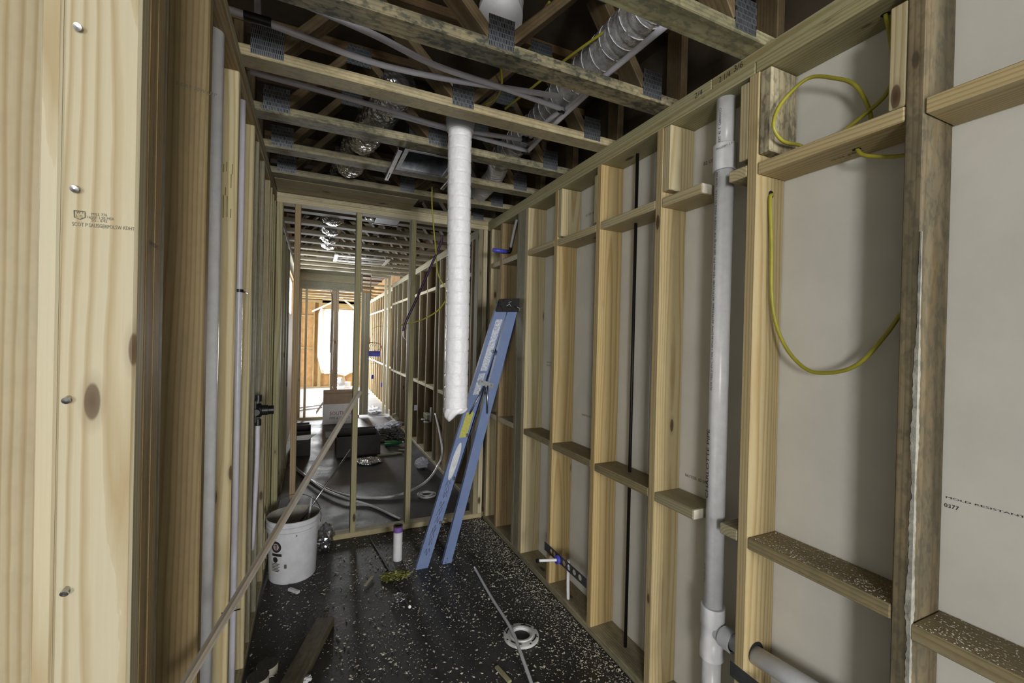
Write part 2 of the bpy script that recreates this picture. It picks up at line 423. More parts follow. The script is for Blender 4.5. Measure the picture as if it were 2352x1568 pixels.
# ------------------------------------------------------------------ right wall
wr = empty('wall_right', (XR, 1.5, 0), 'open stud wall on the right with grey drywall behind and two rows of blocking', 'wall', kind='structure')
box('drywall_panel', XD+.0005, XD+.0135, -5.2, .345, .0, ZT, MAT['drywall'], wr, .0005)
box('drywall_panel', XD+.0005, XD+.0135, .347, 1.60, .0, ZT, MAT['drywall'], wr, .0005)
box('drywall_panel', XD+.0005, XD+.0135, 1.602, 2.80, .0, ZT, MAT['drywall'], wr, .0005)
for a, b in ((2.802, 4.02), (4.022, 5.24), (5.242, 6.46), (6.462, 8.3)):
    box('sheathing_panel', XD+.0005, XD+.0125, a, b, 0, 2.885, MAT['osb'], wr, .0005)
box('shaded_upper_drywall', XD+.0005, XD+.0125, -5.2, 2.80, ZT+.001, 2.885, MAT['deck'], wr, .0005)  # drywall above the plates, attic shade put into its dark colour
# plates
board('bottom_plate', XR, XD, -5.19, 3.38, 0, .038, OLD, .45, wr)
board('top_plate', XR, XD, -5.19, .985, ZT-.076, ZT-.038, GREEN, .12, wr); board('top_plate', XR, XD, .9865, 3.40, ZT-.076, ZT-.038, GREEN, .1, wr)
board('top_plate', XR, XD, -5.19, 1.16, ZT-.038, ZT, GREEN, .15, wr); board('top_plate', XR, XD, 1.1615, 3.40, ZT-.038, ZT, GREEN, .1, wr)
def studR(y, tone, stain=0, x1=XD): return board('stud', XR, x1, y, y+.038, .038, ZP, tone, stain, wr, .0035)
studR(.107, WARM); st_f = studR(.541, (.30, .25, .16), .7); st_e = studR(.970, WARM, .05); studR(1.400, WARM, .06); studR(1.828, GOLD); studR(2.257, GOLD)
studR(2.652, CLEAN); studR(2.782, GREY, .3); studR(3.100, BROWN, .2); studR(-.32, WARM); studR(-.75, WARM)
board('backer_stud', XR, XR+.038, 2.6915, 2.7805, .038, ZP, GREY, .35, wr)
board('backer_stud', XR+.001, XR+.09, 3.32, 3.358, .038, ZP, CLEAN, .1, wr)
# waney, bark-edged corner of the weathered near stud
vs = []; fs = []
rr = random.Random(3)
for i in range(200):
    z = .04+i*(1.78-.04)/199; wd = .0008+.0075*max(0, min(1, (1.78-z)/.4))*(0.6+.5*rr.random()+.45*math.sin(z*23)*math.sin(z*9.1))
    vs += [(XR-.0015, .541+wd*.9, z), (XR-.002, .5385, z), (XR+wd*1.3, .5385, z)]
for i in range(199):
    for j in range(2): a = 3*i+j; fs.append((a, a+1, a+4, a+3))
WANE = simple('grey_bark_edge', (.42, .41, .36), .8, 0, .6, 30, .6, .2, (.10, .10, .085), 90)
meshpy('waney_edge', vs, fs, WANE, wr, False)
# blocking rows
ys = [(-.282, .107), (.145, .541), (.579, .970), (1.438, 1.828), (1.866, 2.257), (2.295, 2.652)]
ub = [2.063, 2.060, 2.060, 2.068, 2.064, 2.070]; lb = [.868, .842, .866, .878, .885, .893]
utone = [WARM, WARM, WARM, CLEAN, CLEAN, CLEAN]
for (a, b), u, lo, tn in zip(ys, ub, lb, utone):
    board('fire_block', XR, XD, a+.001, b-.001, u, u+.038, tn, .05, wr)
    board('fire_block', XR, XD, a+.001, b-.001, lo-.038, lo, (.34, .29, .17), .3, wr)
for u, tn in ((2.066, CLEAN), (.874-.038, OLD)):
    board('fire_block', XR, XD, 1.009, 1.078, u, u+.038, tn, .05, wr); board('fire_block', XR, XD, 1.195, 1.399, u, u+.038, tn, .05, wr)
    box('fresh_cut_end', XR+.001, XD-.002, 1.1925, 1.1952, u+.001, u+.037, MAT['chip'], wr)
for a, b, tn in ((2.82, 3.10, WHITE), (3.139, 3.318, WHITE)):
    board('fire_block', XR, XD, a+.001, b-.001, 2.075, 2.113, tn, .1, wr); board('fire_block', XR, XD, a+.001, b-.001, .86, .898, WHITE, .1, wr)
# short scabs nailed to the studs under the top plate
for a, b, z0, z1, tn, s, x1 in ((1.361, 1.399, 2.13, ZP-.002, CLEAN, 0, XD), (2.218, 2.256, 2.115, ZP-.002, CLEAN, 0, XD), (1.8675, 1.8915, 2.115, 2.36, GREEN, 0, XD),
        (1.009, 1.042, 2.125, 2.385, CLEAN, .05, XD), (.931, .969, 2.125, ZP-.004, WHITE, .75, XD), (.580, .616, 2.10, 2.36, CLEAN, .05, XD)):
    board('scab_block', XR+.002, x1-.004, a, b, z0, z1, tn, s, wr)

# print on the drywall, pencil marks
def rtext(s, size, y, z, x=XD-.0006, mat=None, parent=wr, slope=0, sx=1):
    return text('printed_text', s, size, (x, y, z), (0, -1, slope), (0, slope, 1), mat or MAT['ink'], parent, 'LEFT', sx)
rtext('02 USA   00:57:12', .020, 1.315, 2.235); rtext('02 USA  00:4', .018, 2.17, 2.235)
rtext('FIRE RESISTANT GYPSUM BOARD  ASTM C1396  TYPE X', .013, 2.60, 1.345, mat=MAT['inkf']); rtext('MANUFACTURED IN U.S.A.', .013, 2.60, 1.325, mat=MAT['inkf'])
rtext('06/17/25  02 USA   00:5', .017, 1.37, .935); rtext('SHEETROCK USA 00:57', .016, 2.16, 1.06)
rtext('MOLD RESISTANT GYPSUM BOARD', .0065, .535, 1.128, sx=2.6); rtext('0377', .014, .537, 1.105)
rtext('2 1/4', .030, 1.13, ZT-.034, XR-.0008, sx=.8); rtext('2/4', .030, 1.24, ZT-.037, XR-.0008); rtext('3/6', .03, 1.07, ZT-.028, XR-.0008, sx=1)
rtext('_', .03, 1.205, ZT-.05, XR-.0008)
text('printed_text', '15-24  KDHT', .016, (1.40, .80, 2.0594), (0, -1, 0), (1, 0, 0), MAT['inkf'], wr)

# ------------------------------------------------------------------ left wall
wl = empty('wall_left', (XL, 1.5, 0), 'stud wall on the left with a bright doubled post at its near end', 'wall', kind='structure')
XB = XL-.090
def studL(y, tone, stain=0, x0=XB): return board('stud', x0, XL, y, y+.038, .038, ZP, tone, stain, wl, .0035)
post = board('end_post', XB, XL, .85, .888, 0, 2.6, (.50, .465, .34), 0, wl, .004, .0)
tag(post, 'bright clean pine end post with screws and a lumber stamp')
board('end_post', XB-.024, XB-.0005, .851, .989, 0, 2.6, (.53, .49, .36), 0, wl, .003, .0)
studL(.8885, BROWN, .3); studL(.927, BROWN, .25)
board('stud', XB, XL-.004, .9655, 1.004, .038, ZP, GREY, .5, wl, .009)
studL(1.305, (.33, .255, .135), .15); studL(1.760, CLEAN); studL(2.185, CLEAN, .08); studL(2.61, GREY, .35); studL(2.92, OLD, .2); studL(3.06, CLEAN, .1); studL(3.20, GREEN, .1)
studL(2.36, GREY, .3); studL(3.34, GREEN, 0)
board('top_plate', XB, XL, 1.005, 3.40, ZT-.076, ZT-.038, BROWN, .2, wl); board('top_plate', XB, XL, 1.005, 3.40, ZT-.038, ZT, OLD, .25, wl)
board('bottom_plate', XB, XL, 1.005, 3.40, 0, .038, OLD, .4, wl)
# wide board further left, behind the post
board('jamb_board', -.62, XB-.026, .93, .968, 0, 2.6, (.43, .375, .25), .12, wl, .004, 0)
# screws in the post
for x, y in ((184, 70), (177, 438), (158, 919), (154, 1357)):
    p = at(x, y, Y=.85)
    lathe('screw', [(.0001, -.010), (.0035, -.010), (.0035, -.002), (.0052, -.002), (.0052, 0), (.0001, .001)], MAT['alu'], wl, p+Vector((0, -.009, 0)), 10, Matrix.Rotation(R(90), 3, 'X') @ Matrix.Rotation(R(25), 3, 'X'))
# lumber stamp
def ptext(s, size, px, py, sx=1, mat=MAT['inkf']):
    p = at(px, py, Y=.8492); q = at(px+100, py+8.0, Y=.8492)
    d = (q-p).normalized(); return text('stamp_print', s, size, p, d, Vector((0, -1, 0)).cross(d)*1.0, mat, wl, 'LEFT', sx)
ptext('MILL 776', .0056, 209, 494, .88); ptext('1650F 1.5E MSR', .0056, 199, 501, .86); ptext('SG - 0.42', .0056, 209, 508, .88)
ptext('SCOT P SAUSGERPOLSW KDHT', .0080, 165, 518, .64)
ptext('W C', .0052, 174, 490); ptext('L G', .0052, 174, 498)
sh = [(170, 483), (195, 486), (195.5, 499), (184, 503.5), (171, 499), (170, 483)]
tube('stamp_print', [at(x, y, Y=.8490) for x, y in sh], .0006, MAT['inkf'], wl, 6, 1, True)
p = at(340, 558, X=XL+.0008); text('stamp_print', 'SW KDHT', .010, (XL+.0008, .90, p.z), (0, 1, -.05), (0, .05, 1), MAT['ink'], wl)
p = at(403, 193, Y=1.3042); text('stamp_print', 'S-DRY 70W UFP', .012, p, (1, 0, -.12), (.12, 0, 1), MAT['inkf'], wl)
for x, y0, y1 in ((514, 377, 395), (521, 372, 393), (534, 377, 400), (531, 400, 432), (513, 448, 500), (522, 450, 498), (530, 480, 500), (518, 430, 448)):
    tube('stamp_print', [at(x, y0, Y=1.7592), at(x-.6, y1, Y=1.7592)], .0013, MAT['inkg'], wl, 5, 1, True)

# ------------------------------------------------------------------ partition between the two rooms
YP = 3.40
wp = empty('wall_partition', (.5, YP, 0), 'open stud partition across the end of the near room', 'wall', kind='structure')
board('bottom_plate', XL, XR, YP, YP+.089, 0, .038, CLEAN, .25, wp)
board('top_plate', XL, XR, YP, YP+.089, ZT-.068, ZT-.032, WHITE, .05, wp); board('top_plate', XL, XR, YP, YP+.089, ZT-.032, ZT, WHITE, .3, wp)
for x0, tn, s in ((XL+.002, GREEN, 0), (-.136, (.46, .36, .22), .05), (.272, GREEN, .05), (.675, GREEN, .1), (1.272, WHITE, .05), (1.23, OLD, .1)):
    board('stud', x0, x0+.038, YP, YP+.089, .038, ZT-.068, tn, s, wp)

# ------------------------------------------------------------------ floor trusses
def nail_plate(x, y, z, wx, hz, parent, back=False):
    me = boxmesh(wx, hz, .0018, 0, key='plate')
    rot = Matrix(((1, 0, 0), (0, 0, -1), (0, 1, 0)))
    return link('nail_plate', me, MAT['plate'], parent, (x, y, z), rot)
def truss(y, label, group, tone=OLD, stain=.5, webs=True, xl=-1.68, xr=1.452, big=True):
    t = empty('floor_truss', ((xl+xr)/2, y, ZT), label, 'truss', group)
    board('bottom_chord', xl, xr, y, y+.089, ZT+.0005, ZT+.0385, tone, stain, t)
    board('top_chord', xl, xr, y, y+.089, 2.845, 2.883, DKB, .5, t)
    if webs:
        zb, zt2 = ZT+.05, 2.835
        jb = [-.17, .56, 1.22]; jt = [.17, .93]
        for a, b in ((jb[0], jt[0]), (jt[0], jb[1]), (jb[1], jt[1]), (jt[1], jb[2])):
            za, zb2 = (zb, zt2) if a in jb else (zt2, zb)
            d = .035 if b > a else -.035
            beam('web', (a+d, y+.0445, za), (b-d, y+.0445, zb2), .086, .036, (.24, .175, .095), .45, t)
        if big:
            board('end_web', 1.375, 1.412, y+.002, y+.087, ZT+.039, 2.844, (.22, .16, .085), .5, t)
            board('end_web', -.338, -.30, y+.002, y+.087, ZT+.039, 2.844, (.22, .16, .085), .5, t)
            for x in jb: nail_plate(x, y-.0012, ZT+.062, .095 if x > 0 else .105, .105, t)
            for x in jt: nail_plate(x, y-.0012, 2.825, .11, .09, t)
    return t
near = [(-.26, 'behind the camera'), (.15, 'above the camera'), (.56, 'just in front of the camera'),
        (.955, 'nearest of those in view, at the top right corner'), (1.371, 'second in view, mould-stained, crossing the top of the picture'),
        (1.786, 'third in view, directly in front of the hanging white duct'), (2.20, 'fourth in view, just behind the hanging white duct'),
        (2.60, 'fifth in view, beside the fan housing'), (3.0, 'sixth in view, next to the flat board by the partition'), (3.405, 'standing on the partition top plate')]
tones = {1.371: ((.44, .40, .26), 1.0), 1.786: (CLEAN, .4), 2.20: (OLD, .8), 2.60: (OLD, .6), .955: (GREEN, .7)}
for y, lab in near:
    tn, s = tones.get(y, (OLD, .45))
    if y < .9 and y > .3: continue
    truss(y, 'wooden floor truss '+lab, 'floor trusses of the near room', tn, s)
fb = board('flat_board', XL+.003, .66, 3.105, 3.39, ZT+.001, ZT+.016, WHITE, .25, None)
tag(fb, 'wide pale board lying flat across the trusses by the partition', 'board')
k = 0
words = ['first', 'second', 'third', 'fourth', 'fifth', 'sixth', 'seventh', 'eighth', 'ninth']
y = 3.83
while y < 7.3:
    truss(y, f'{words[k]} wooden floor truss beyond the partition, in the middle room', 'floor trusses of the middle room', (.42, .38, .27), .35, True, -.42, 1.452, False)
    y += .41; k += 1

# ------------------------------------------------------------------ middle room and far room
board('bottom_plate', XR, XD, 3.42, 8.30, 0, .038, WHITE, .25, wr)
board('top_plate', XR, XD, 3.49, 8.30, ZT-.076, ZT-.038, OLD, .2, wr); board('top_plate', XR, XD, 3.49, 8.30, ZT-.038, ZT, OLD, .2, wr)
yy = [3.50, 3.62, 3.78, 4.21, 4.64, 4.90, 5.07, 5.50, 5.93, 6.36, 6.79, 7.22, 7.65, 7.95, 8.25]
for i, y in enumerate(yy): board('stud', XR, XD, y, y+.038, .038, ZP, (.36, .30, .20) if i % 3 else (.30, .27, .19), .15, wr)
for a, b in zip(yy[2:-1], yy[3:]):
    if b-a > .2:
        board('fire_block', XR, XD, a+.039, b-.001, 2.07, 2.108, WHITE, .05, wr); board('fire_block', XR, XD, a+.039, b-.001, .865, .903, WHITE, .05, wr)
# left side of the middle room: a few studs, then a high window
wm = empty('wall_left_middle', (-.3, 5.5, 0), 'left wall of the middle room with a high window', 'wall', kind='structure')
for y, tn in ((4.05, OLD), (4.46, GREEN), (4.87, OLD), (5.28, GREY)): board('stud', -.345, XL, y, y+.038, .038, ZP, tn, .15, wm)
board('top_plate', -.345, XL, 3.50, 8.30, ZP, ZT, OLD, .2, wm); board('bottom_plate', -.345, XL, 3.50, 8.3, 0, .038, OLD, .3, wm)
box('sheathing_panel', -.36, -.347, 3.5, 5.45, 0, 2.885, MAT['ply'], wm)
for y0, y1, z0, z1 in ((5.45, 7.75, 0, 1.78), (5.45, 7.75, 2.34, 2.885), (7.75, 8.35, 0, 2.885)):
    box('wall_panel', -.42, -.30, y0, y1, z0, z1, MAT['ply'], wm)
window_frame('window_2', 5.45, 7.75, -.36, 1.78, 2.34, .03, False, 'y', 'high narrow window in the left wall of the middle room')

YF = 8.42
wf = empty('wall_far_partition', (.5, YF, 0), 'stud partition with a doorway in front of the far window room', 'wall', kind='structure')
board('bottom_plate', XL, .79, YF, YF+.089, 0, .038, CLEAN, .1, wf)
for z0, z1, tn in ((2.30, 2.44, GREY), (2.442, 2.58, OLD), (2.582, 2.72, GREY), (2.722, 2.80, OLD)):
    board('header_board', XL-.08, .80, YF, YF+.038, z0, z1, tn, .25, wf)
for z0, z1 in ((2.60, 2.66), (2.662, 2.88)): board('header_board', .95, XR, YF, YF+.089, z0, z1, OLD, .2, wf)
for x0, x1, tn in ((-.24, -.20, OLD), (-.145, -.107, WHITE), (.28, .318, (.46, .38, .28)), (.322, .36, (.46, .38, .28)), (.362, .40, (.46, .38, .28)), (.79, .828, GREY), (.8285, .868, OLD), (.8685, .94, GREY), (1.20, 1.238, WHITE), (1.27, 1.31, OLD)):
    board('stud', x0, x1, YF+(.001 if x0 < .7 else -.70 if .78 < x0 < .9 and False else 0), YF+.089, .038, 2.60 if x0 > 1.1 else 2.30, tn, .1, wf)
wz = empty('wall_far', (.6, 13.5, 0), 'far outer wall of plywood with a bright window', 'wall', kind='structure')
YW = 13.40
WX0, WX1, WZ0, WZ1 = .20, 1.08, .44, 2.24
for x0, x1, z0, z1 in ((-2.6, WX0, 0, 2.885), (WX1, 1.6, 0, 2.885), (WX0, WX1, 0, WZ0), (WX0, WX1, WZ1, 2.885)):
    box('sheathing_panel', x0, x1, YW+.09, YW+.11, z0, z1, MAT['ply'], wz)
for x, z0, z1 in ((-.42, .038, 2.4), (-.02, .038, 2.4), (WX0-.08, .038, 2.4), (WX0-.04, .038, 2.4), (WX1, .038, 2.4), (WX1+.04, .038, 2.4), (.42, .038, WZ0-.04), (.80, .038, WZ0-.04)):
    board('stud', x, x+.038, YW, YW+.089, z0, z1, WARM, .05, wz)
board('window_header', WX0, WX1, YW, YW+.089, WZ1+.02, WZ1+.30, WARM, .05, wz); board('rough_sill', WX0, WX1, YW, YW+.089, WZ0-.04, WZ0-.002, CLEAN, .05, wz)
board('top_plate', -2.6, 1.39, YW, YW+.089, 2.40, 2.475, WARM, .05, wz); board('bottom_plate', -2.6, 1.39, YW, YW+.089, 0, .038, CLEAN, .05, wz)
board('blocking', -.38, -.02, YW, YW+.089, 1.10, 1.138, WARM, 0, wz); board('blocking', -.38, -.02, YW, YW+.089, 2.0, 2.038, WARM, 0, wz)
window_frame('window_3', WX0, WX1, YW+.10, WZ0, WZ1, .055, True, 'x', 'bright white-framed window at the far end of the house')
# house wrap folded in around the far window
meshpy('house_wrap_flap', [(WX0+.01, YW-.004, WZ0), (WX0+.01, YW-.004, WZ1), (WX0-.03, YW-.02, WZ1+.0), (WX0-.09, YW-.03, WZ1-.15), (WX0-.10, YW-.03, WZ0+.45), (WX0-.05, YW-.02, WZ0+.25)],
       [(0, 1, 2, 3, 4, 5)], MAT['wrapw'], wz)
meshpy('house_wrap_flap', [(WX0, YW-.004, WZ0+.01), (WX1, YW-.004, WZ0+.01), (WX1-.10, YW-.03, WZ0-.03), (WX0+.65, YW-.03, WZ0-.11), (WX0+.30, YW-.03, WZ0-.03), (WX0+.1, YW-.02, WZ0-.04)],
       [(0, 1, 2, 3, 4, 5)], MAT['wrapw'], wz)
for a, b in (((WX0-.26, YW-.012, WZ1-.10), (WX0+.52, YW-.012, WZ1+.33)), ((WX1+.1, YW-.012, WZ1-.05), (WX0+.50, YW-.02, WZ1+.33))):
    beam('diagonal_tape', a, b, .05, .003, WHITE, 0, wz, (1, 0, .5), MAT['wrapw'], 0)
# far room right wall
wq = empty('wall_far_right', (1.4, 11, 0), 'right wall of the far room, pale studs over orange sheathing', 'wall', kind='structure')
box('sheathing_panel', 1.53, 1.545, 8.51, 13.5, 0, 2.885, MAT['ply'], wq)
for i in range(13):
    y = 8.56+i*.38; board('stud', 1.39, 1.53, y, y+.038, .038, 2.40, WHITE, .02, wq)
    for z in (.86, 2.06):
        if i < 12: board('fire_block', 1.39, 1.53, y+.039, y+.379, z, z+.038, WHITE, 0, wq)
board('bottom_plate', 1.39, 1.53, 8.51, 13.4, 0, .038, WHITE, .05, wq); board('top_plate', 1.39, 1.53, 8.51, 13.4, 2.4, 2.475, WHITE, .05, wq)
wy = empty('wall_far_left', (-2.5, 11, 0), 'left wall of the far room with a wide window opening', 'wall', kind='structure')
for y0, y1, z0, z1 in ((8.4, 9.98, 0, 2.885), (12.02, 13.5, 0, 2.885), (9.98, 12.02, 0, .73), (9.98, 12.02, 2.17, 2.885)):
    box('wall_panel', -2.6, -2.5, y0, y1, z0, z1, MAT['ply'], wy)
box('wall_panel', -2.5, -.42, 8.30, 8.38, 0, 2.885, MAT['ply'], wy)
window_frame('window_4', 9.98, 12.02, -2.55, .73, 2.17, .05, False, 'y', 'wide window in the left wall of the far room')
for i in range(6):
    y = 8.9+i*.8
    truss(y, f'{words[i]} wooden floor truss over the far window room', 'floor trusses of the far room', WARM, .1, False, -2.5, 1.53, False)

# ------------------------------------------------------------------ plumbing on the right wall
def pipe(name, a, b, r, mat, parent, n=20, hollow=0): return tube(name, [a, b], r, mat, parent, n, 1, True, hollow)
PX, PY = 1.362, 1.138
v = empty('vent_stack_pipe', (PX, PY, .04), 'white plastic vent pipe standing in the right stud wall with a tee near the floor', 'pipe')
pipe('riser', (PX, PY, .50), (PX, PY, 2.18), .0325, MAT['pvc'], v, 28); pipe('riser', (PX, PY, 2.18), (PX, PY, ZP+.02), .0325, MAT['pvc'], v, 28)
lathe('coupling', [(.033, 0), (.040, 0), (.040, .095), (.036, .098), (.033, .098)], MAT['pvc'], v, (PX, PY, 2.135), 28)
te = lathe('tee_fitting', [(.033, 0), (.042, 0), (.042, .052), (.039, .056), (.039, .12), (.042, .124), (.042, .19), (.033, .19)], MAT['pvc'], v, (PX, PY, .345), 28)
lathe('hub', [(.030, 0), (.030, .035), (.037, .037), (.037, .078), (.03, .078)], MAT['pvc_grey'], te, (PX, PY-.012, .452), 24, Matrix.Rotation(R(90), 3, 'X'))
pipe('riser', (PX, PY, .038), (PX, PY, .36), .0325, MAT['pvc'], v, 28)
pipe('branch_pipe', (PX+.002, PY-.07, .455), (PX+.01, .60, .492), .030, MAT['pvc_grey'], v, 24)
lathe('elbow', [(.031, 0), (.039, 0), (.039, .07), (.033, .085), (.02, .095)], MAT['pvc_grey'], v, (PX+.01, .64, .49), 24, Matrix.Rotation(R(90), 3, 'X'))
lathe('stud_hole', [(.001, 0), (.036, 0)], MAT['dark'], v, (PX+.006, .9692, .470), 24, Matrix.Rotation(R(90), 3, 'X'))
ttx = Vector((0, 0, 1)); side = Vector((-1, -.42, 0)).normalized()
def pipetext(s, size, z, ang=0, mat=MAT['ink'], sx=1):
    sd = Vector((-math.cos(ang), -math.sin(ang), 0)); p = Vector((PX, PY, z))+sd*.0332
    return text('pipe_print', s, size, p, (0, 0, 1), Vector((0, 0, 1)).cross(sd)*-1 if False else sd.cross(Vector((0, 0, 1))), mat, v, 'LEFT', sx)
pipetext('CHARLOTTE PIPE', .022, .93, R(-12), sx=1.5); pipetext('PLTX 7200 2" PVC TYPE 1 SCH 40 DWV  ASTM D2665  ASTM D1785  NSF-dwv PW  280 PSI @ 73F  CODE 4  MADE IN U.S.A.  10/10/250', .011, 1.33, R(-2), sx=1.25)
pipetext('EXT  45  T  CARRASCO', .012, 2.235, R(12), sx=1.0); pipetext('PIPE  PVC1120', .012, .10, R(10)); pipetext('2 IN DWV-PLTX', .010, .62, R(-20))
text('pipe_print', 'PVC-DWV 2 IN', .011, (PX-.0402, PY+.005, 2.205), (0, -1, 0), (0, 0, 1), MAT['ink'], v)

# white pipe and tubing on the left wall
lp = tube('drain_pipe', [(-.293, 1.57, .02), (-.293, 1.57, ZP+.01)], .030, MAT['pvc'], None, 28, 1, True)
tag(lp, 'white plastic pipe standing between the first two studs of the left wall', 'pipe')
e = empty('water_tubing', (-.268, 1.98, .1), 'bluish white tubing running up the left stud wall, held by a black strap', 'tube')
tube('tubing', [(-.268, 1.98, .04), (-.268, 1.985, 1.2), (-.27, 1.98, ZP)], .0125, MAT['pex'], e, 12, 6)
p = at(553, 665, X=-.255); lathe('strap', [(.0128, -.006), (.0150, -.006), (.0150, .006), (.0128, .006)], MAT['black'], e, (-.268, 1.985, p.z), 14)
tube('strap_nail', [(-.256, 1.985, p.z), (-.250, 2.06, p.z-.002)], .003, MAT['alu'], e, 8, 1, True)
p = at(637, 940, X=-.16)
e = empty('shower_valve', (XL, p.y, p.z), 'black shower mixing valve fixed in the left stud wall', 'valve')
lathe('body', [(.001, 0), (.03, 0), (.034, .01), (.034, .03), (.026, .034), (.026, .06), (.022, .062), (.022, .085), (.001, .085)], MAT['black'], e, (XL-.01, p.y, p.z), 20, Matrix.Rotation(R(90), 3, 'Y'))
box('flange_plate', XL-.004, XL+.004, p.y-.05, p.y+.05, p.z-.055, p.z+.055, MAT['black'], e, .006)
for dy, dz in ((0, .06), (0, -.06), (.06, 0), (-.06, 0)):
    lathe('port', [(.001, -.016), (.015, -.016), (.015, .016), (.001, .016)], MAT['black'], e, (XL+.006, p.y+dy, p.z+dz), 12, RI if dz else Matrix.Rotation(R(90), 3, 'X'))
tube('supply_tube', [(XL+.006, p.y, p.z-.07), (XL+.004, p.y+.01, p.z-.3), (XL-.01, p.y+.02, p.z-.7)], .011, MAT['pex'], e, 10)

# steel rod through the right wall
rd = tube('threaded_rod', [(1.39, 1.650, .03), (1.39, 1.652, ZP+.02)], .008, MAT['iron'], None, 10, 1, True); tag(rd, 'thin black threaded rod standing upright in the right stud wall', 'rod')

# perforated strap with stub-out
def strap_bracket(name, y0, y1, z, x, label, holes):
    e = empty(name, (x, (y0+y1)/2, z), label, 'bracket')
    bm = bmesh.new(); h = .05
    n = 48; fs = []
    ystep = (y1-y0)/n
    def hole(yc, zc): return any(((yc-hy)/hr)**2+(zc/hr)**2 < 1 for hy, hr in holes)
    nz = 14
    vs = [[bm.verts.new((x, y0+ystep*i, z-h/2+h*j/nz)) for j in range(nz+1)] for i in range(n*2+1)] if False else None
    n2 = int((y1-y0)/.0035); g = {}
    for i in range(n2+1):
        for j in range(nz+1): g[i, j] = bm.verts.new((x, y0+(y1-y0)*i/n2, z-h/2+h*j/nz))
    for i in range(n2):
        for j in range(nz):
            yc = y0+(y1-y0)*(i+.5)/n2; zc = -h/2+h*(j+.5)/nz
            if not hole(yc, zc): bm.faces.new((g[i, j], g[i, j+1], g[i+1, j+1], g[i+1, j]))
    bmesh.ops.delete(bm, geom=[v_ for v_ in bm.verts if not v_.link_faces], context='VERTS')
    bmesh.ops.solidify(bm, geom=bm.faces[:], thickness=.0015)
    me = bpy.data.meshes.new('strap'); bm.to_mesh(me); bm.free(); link('strap_plate', me, MAT['strap'], e)
    return e
sb = strap_bracket('stub_out_bracket', 1.868, 2.32, .243, XR-.002, 'perforated steel bracket low on the right wall carrying a white tubing stub', [(1.93, .016), (1.985, .016), (2.04, .016), (2.09, .016), (2.20, .014), (2.235, .014)])
tube('stub_tube', [(XR+.02, 2.145, .235), (XR-.02, 2.15, .237), (1.20, 2.19, .232)], .0085, MAT['pexw'], sb, 12)
lathe('crimp_ring', [(.0088, 0), (.0115, 0), (.0115, .012), (.0088, .012)], MAT['black'], sb, (1.20, 2.19, .232), 12, Matrix.Rotation(R(-90), 3, 'Y'))
lathe('blue_collar', [(.009, -.008), (.024, -.008), (.024, .008), (.009, .008)], MAT['bluep'], sb, (XR-.012, 2.148, .238), 18, Matrix.Rotation(R(90), 3, 'Y'))
tube('riser_tube', [(XR+.035, 2.10, .25), (XR+.03, 2.095, .15), (XR+.028, 2.085, .03)], .0095, MAT['pexw'], sb, 12)
sb2 = strap_bracket('stub_out_bracket', .70, 1.02, .40, XR-.002, 'dark perforated steel bracket at the lower right corner with a blue elbow', [(.80, .018), (.86, .018), (.755, .016)])
tube('elbow', [(XR+.02, .82, .36), (XR-.02, .80, .36), (XR-.05, .77, .355)], .020, MAT['bluep'], sb2, 14)
tube('stub_tube', [(XR-.045, .775, .355), (XR-.10, .73, .35)], .011, MAT['pexw'], sb2, 12, 1, True)
# tubing with a blue sleeve at the top of the right wall
e = empty('sleeved_tubing', (1.37, 3.08, 2.10), 'grey tubing with a blue sleeved stub at the top of the right wall', 'tube')
tube('tubing', [(1.37, 2.965, ZP+.0), (1.365, 3.0, 2.32), (1.36, 3.045, 2.20)], .010, MAT['pvc_grey'], e, 10)
tube('elbow', [(1.36, 3.045, 2.205), (1.358, 3.06, 2.175), (1.33, 3.065, 2.172)], .0125, MAT['black'], e, 10)
tube('blue_sleeve', [(1.335, 3.065, 2.172), (1.222, 3.065, 2.172)], .0155, MAT['bluep'], e, 14, 1, True)

# ------------------------------------------------------------------ yellow cables
def cable(pts, label, r=.0052, mat=None, k=10, name='electrical_cable', cat='cable', group=None):
    o = tube(name, pts, r, mat or MAT['yellow'], None, 8, k); tag(o, label, cat, group); return o
cable([(1.385, .968, 2.005), (1.368, .962, 1.98), (1.37, .955, 1.84), (1.375, .950, 1.64), (1.385, .921, 1.52), (1.395, .87, 1.445), (1.40, .812, 1.420), (1.40, .72, 1.445), (1.40, .65, 1.53), (1.405, .580, 1.66)], 'yellow electrical cable hanging in a deep loop between two studs', .0058)
cable([(1.385, .66, ZP), (1.385, .648, 2.33), (1.385, .64, 2.23), (1.39, .655, 2.185), (1.395, .70, 2.158), (1.40, .78, 2.128), (1.40, .86, 2.112), at(1838, 334, Y=.90), at(1800, 325, Y=.905), at(1779, 300, Y=.908), at(1779, 270, Y=.908), at(1800, 230, Y=.90), (1.385, .86, 2.334), (1.395, .79, 2.30), (1.40, .735, 2.25), (1.405, .70, 2.16), (1.405, .70, 2.11)], 'yellow electrical cable coiled in a round loop above the upper blocking', .0055)
cable([(1.385, .72, 2.06), (1.383, .70, 2.035), (1.39, .64, 2.01), (1.40, .58, 2.0)], 'short yellow cable end poking from under the upper blocking', .0052)
for x, y, z in ((1.385, .66, ZP-.0004), (1.385, .72, 2.0596)): lathe('drill_hole', [(.001, 0), (.011, 0)], MAT['dark'], wr, (x, y, z), 12)
lathe('drill_hole', [(.001, 0), (.013, 0)], MAT['dark'], wr, (1.383, .9693, 2.005), 12, Matrix.Rotation(R(90), 3, 'X'))
cable([at(1480, 12, Z=2.66), at(1400, 65, Z=2.66), at(1300, 136, Z=2.64), at(1230, 195, Z=2.62), at(1160, 250, Z=2.60)], 'yellow cable running beside the silver flexible duct in the ceiling', .0055)
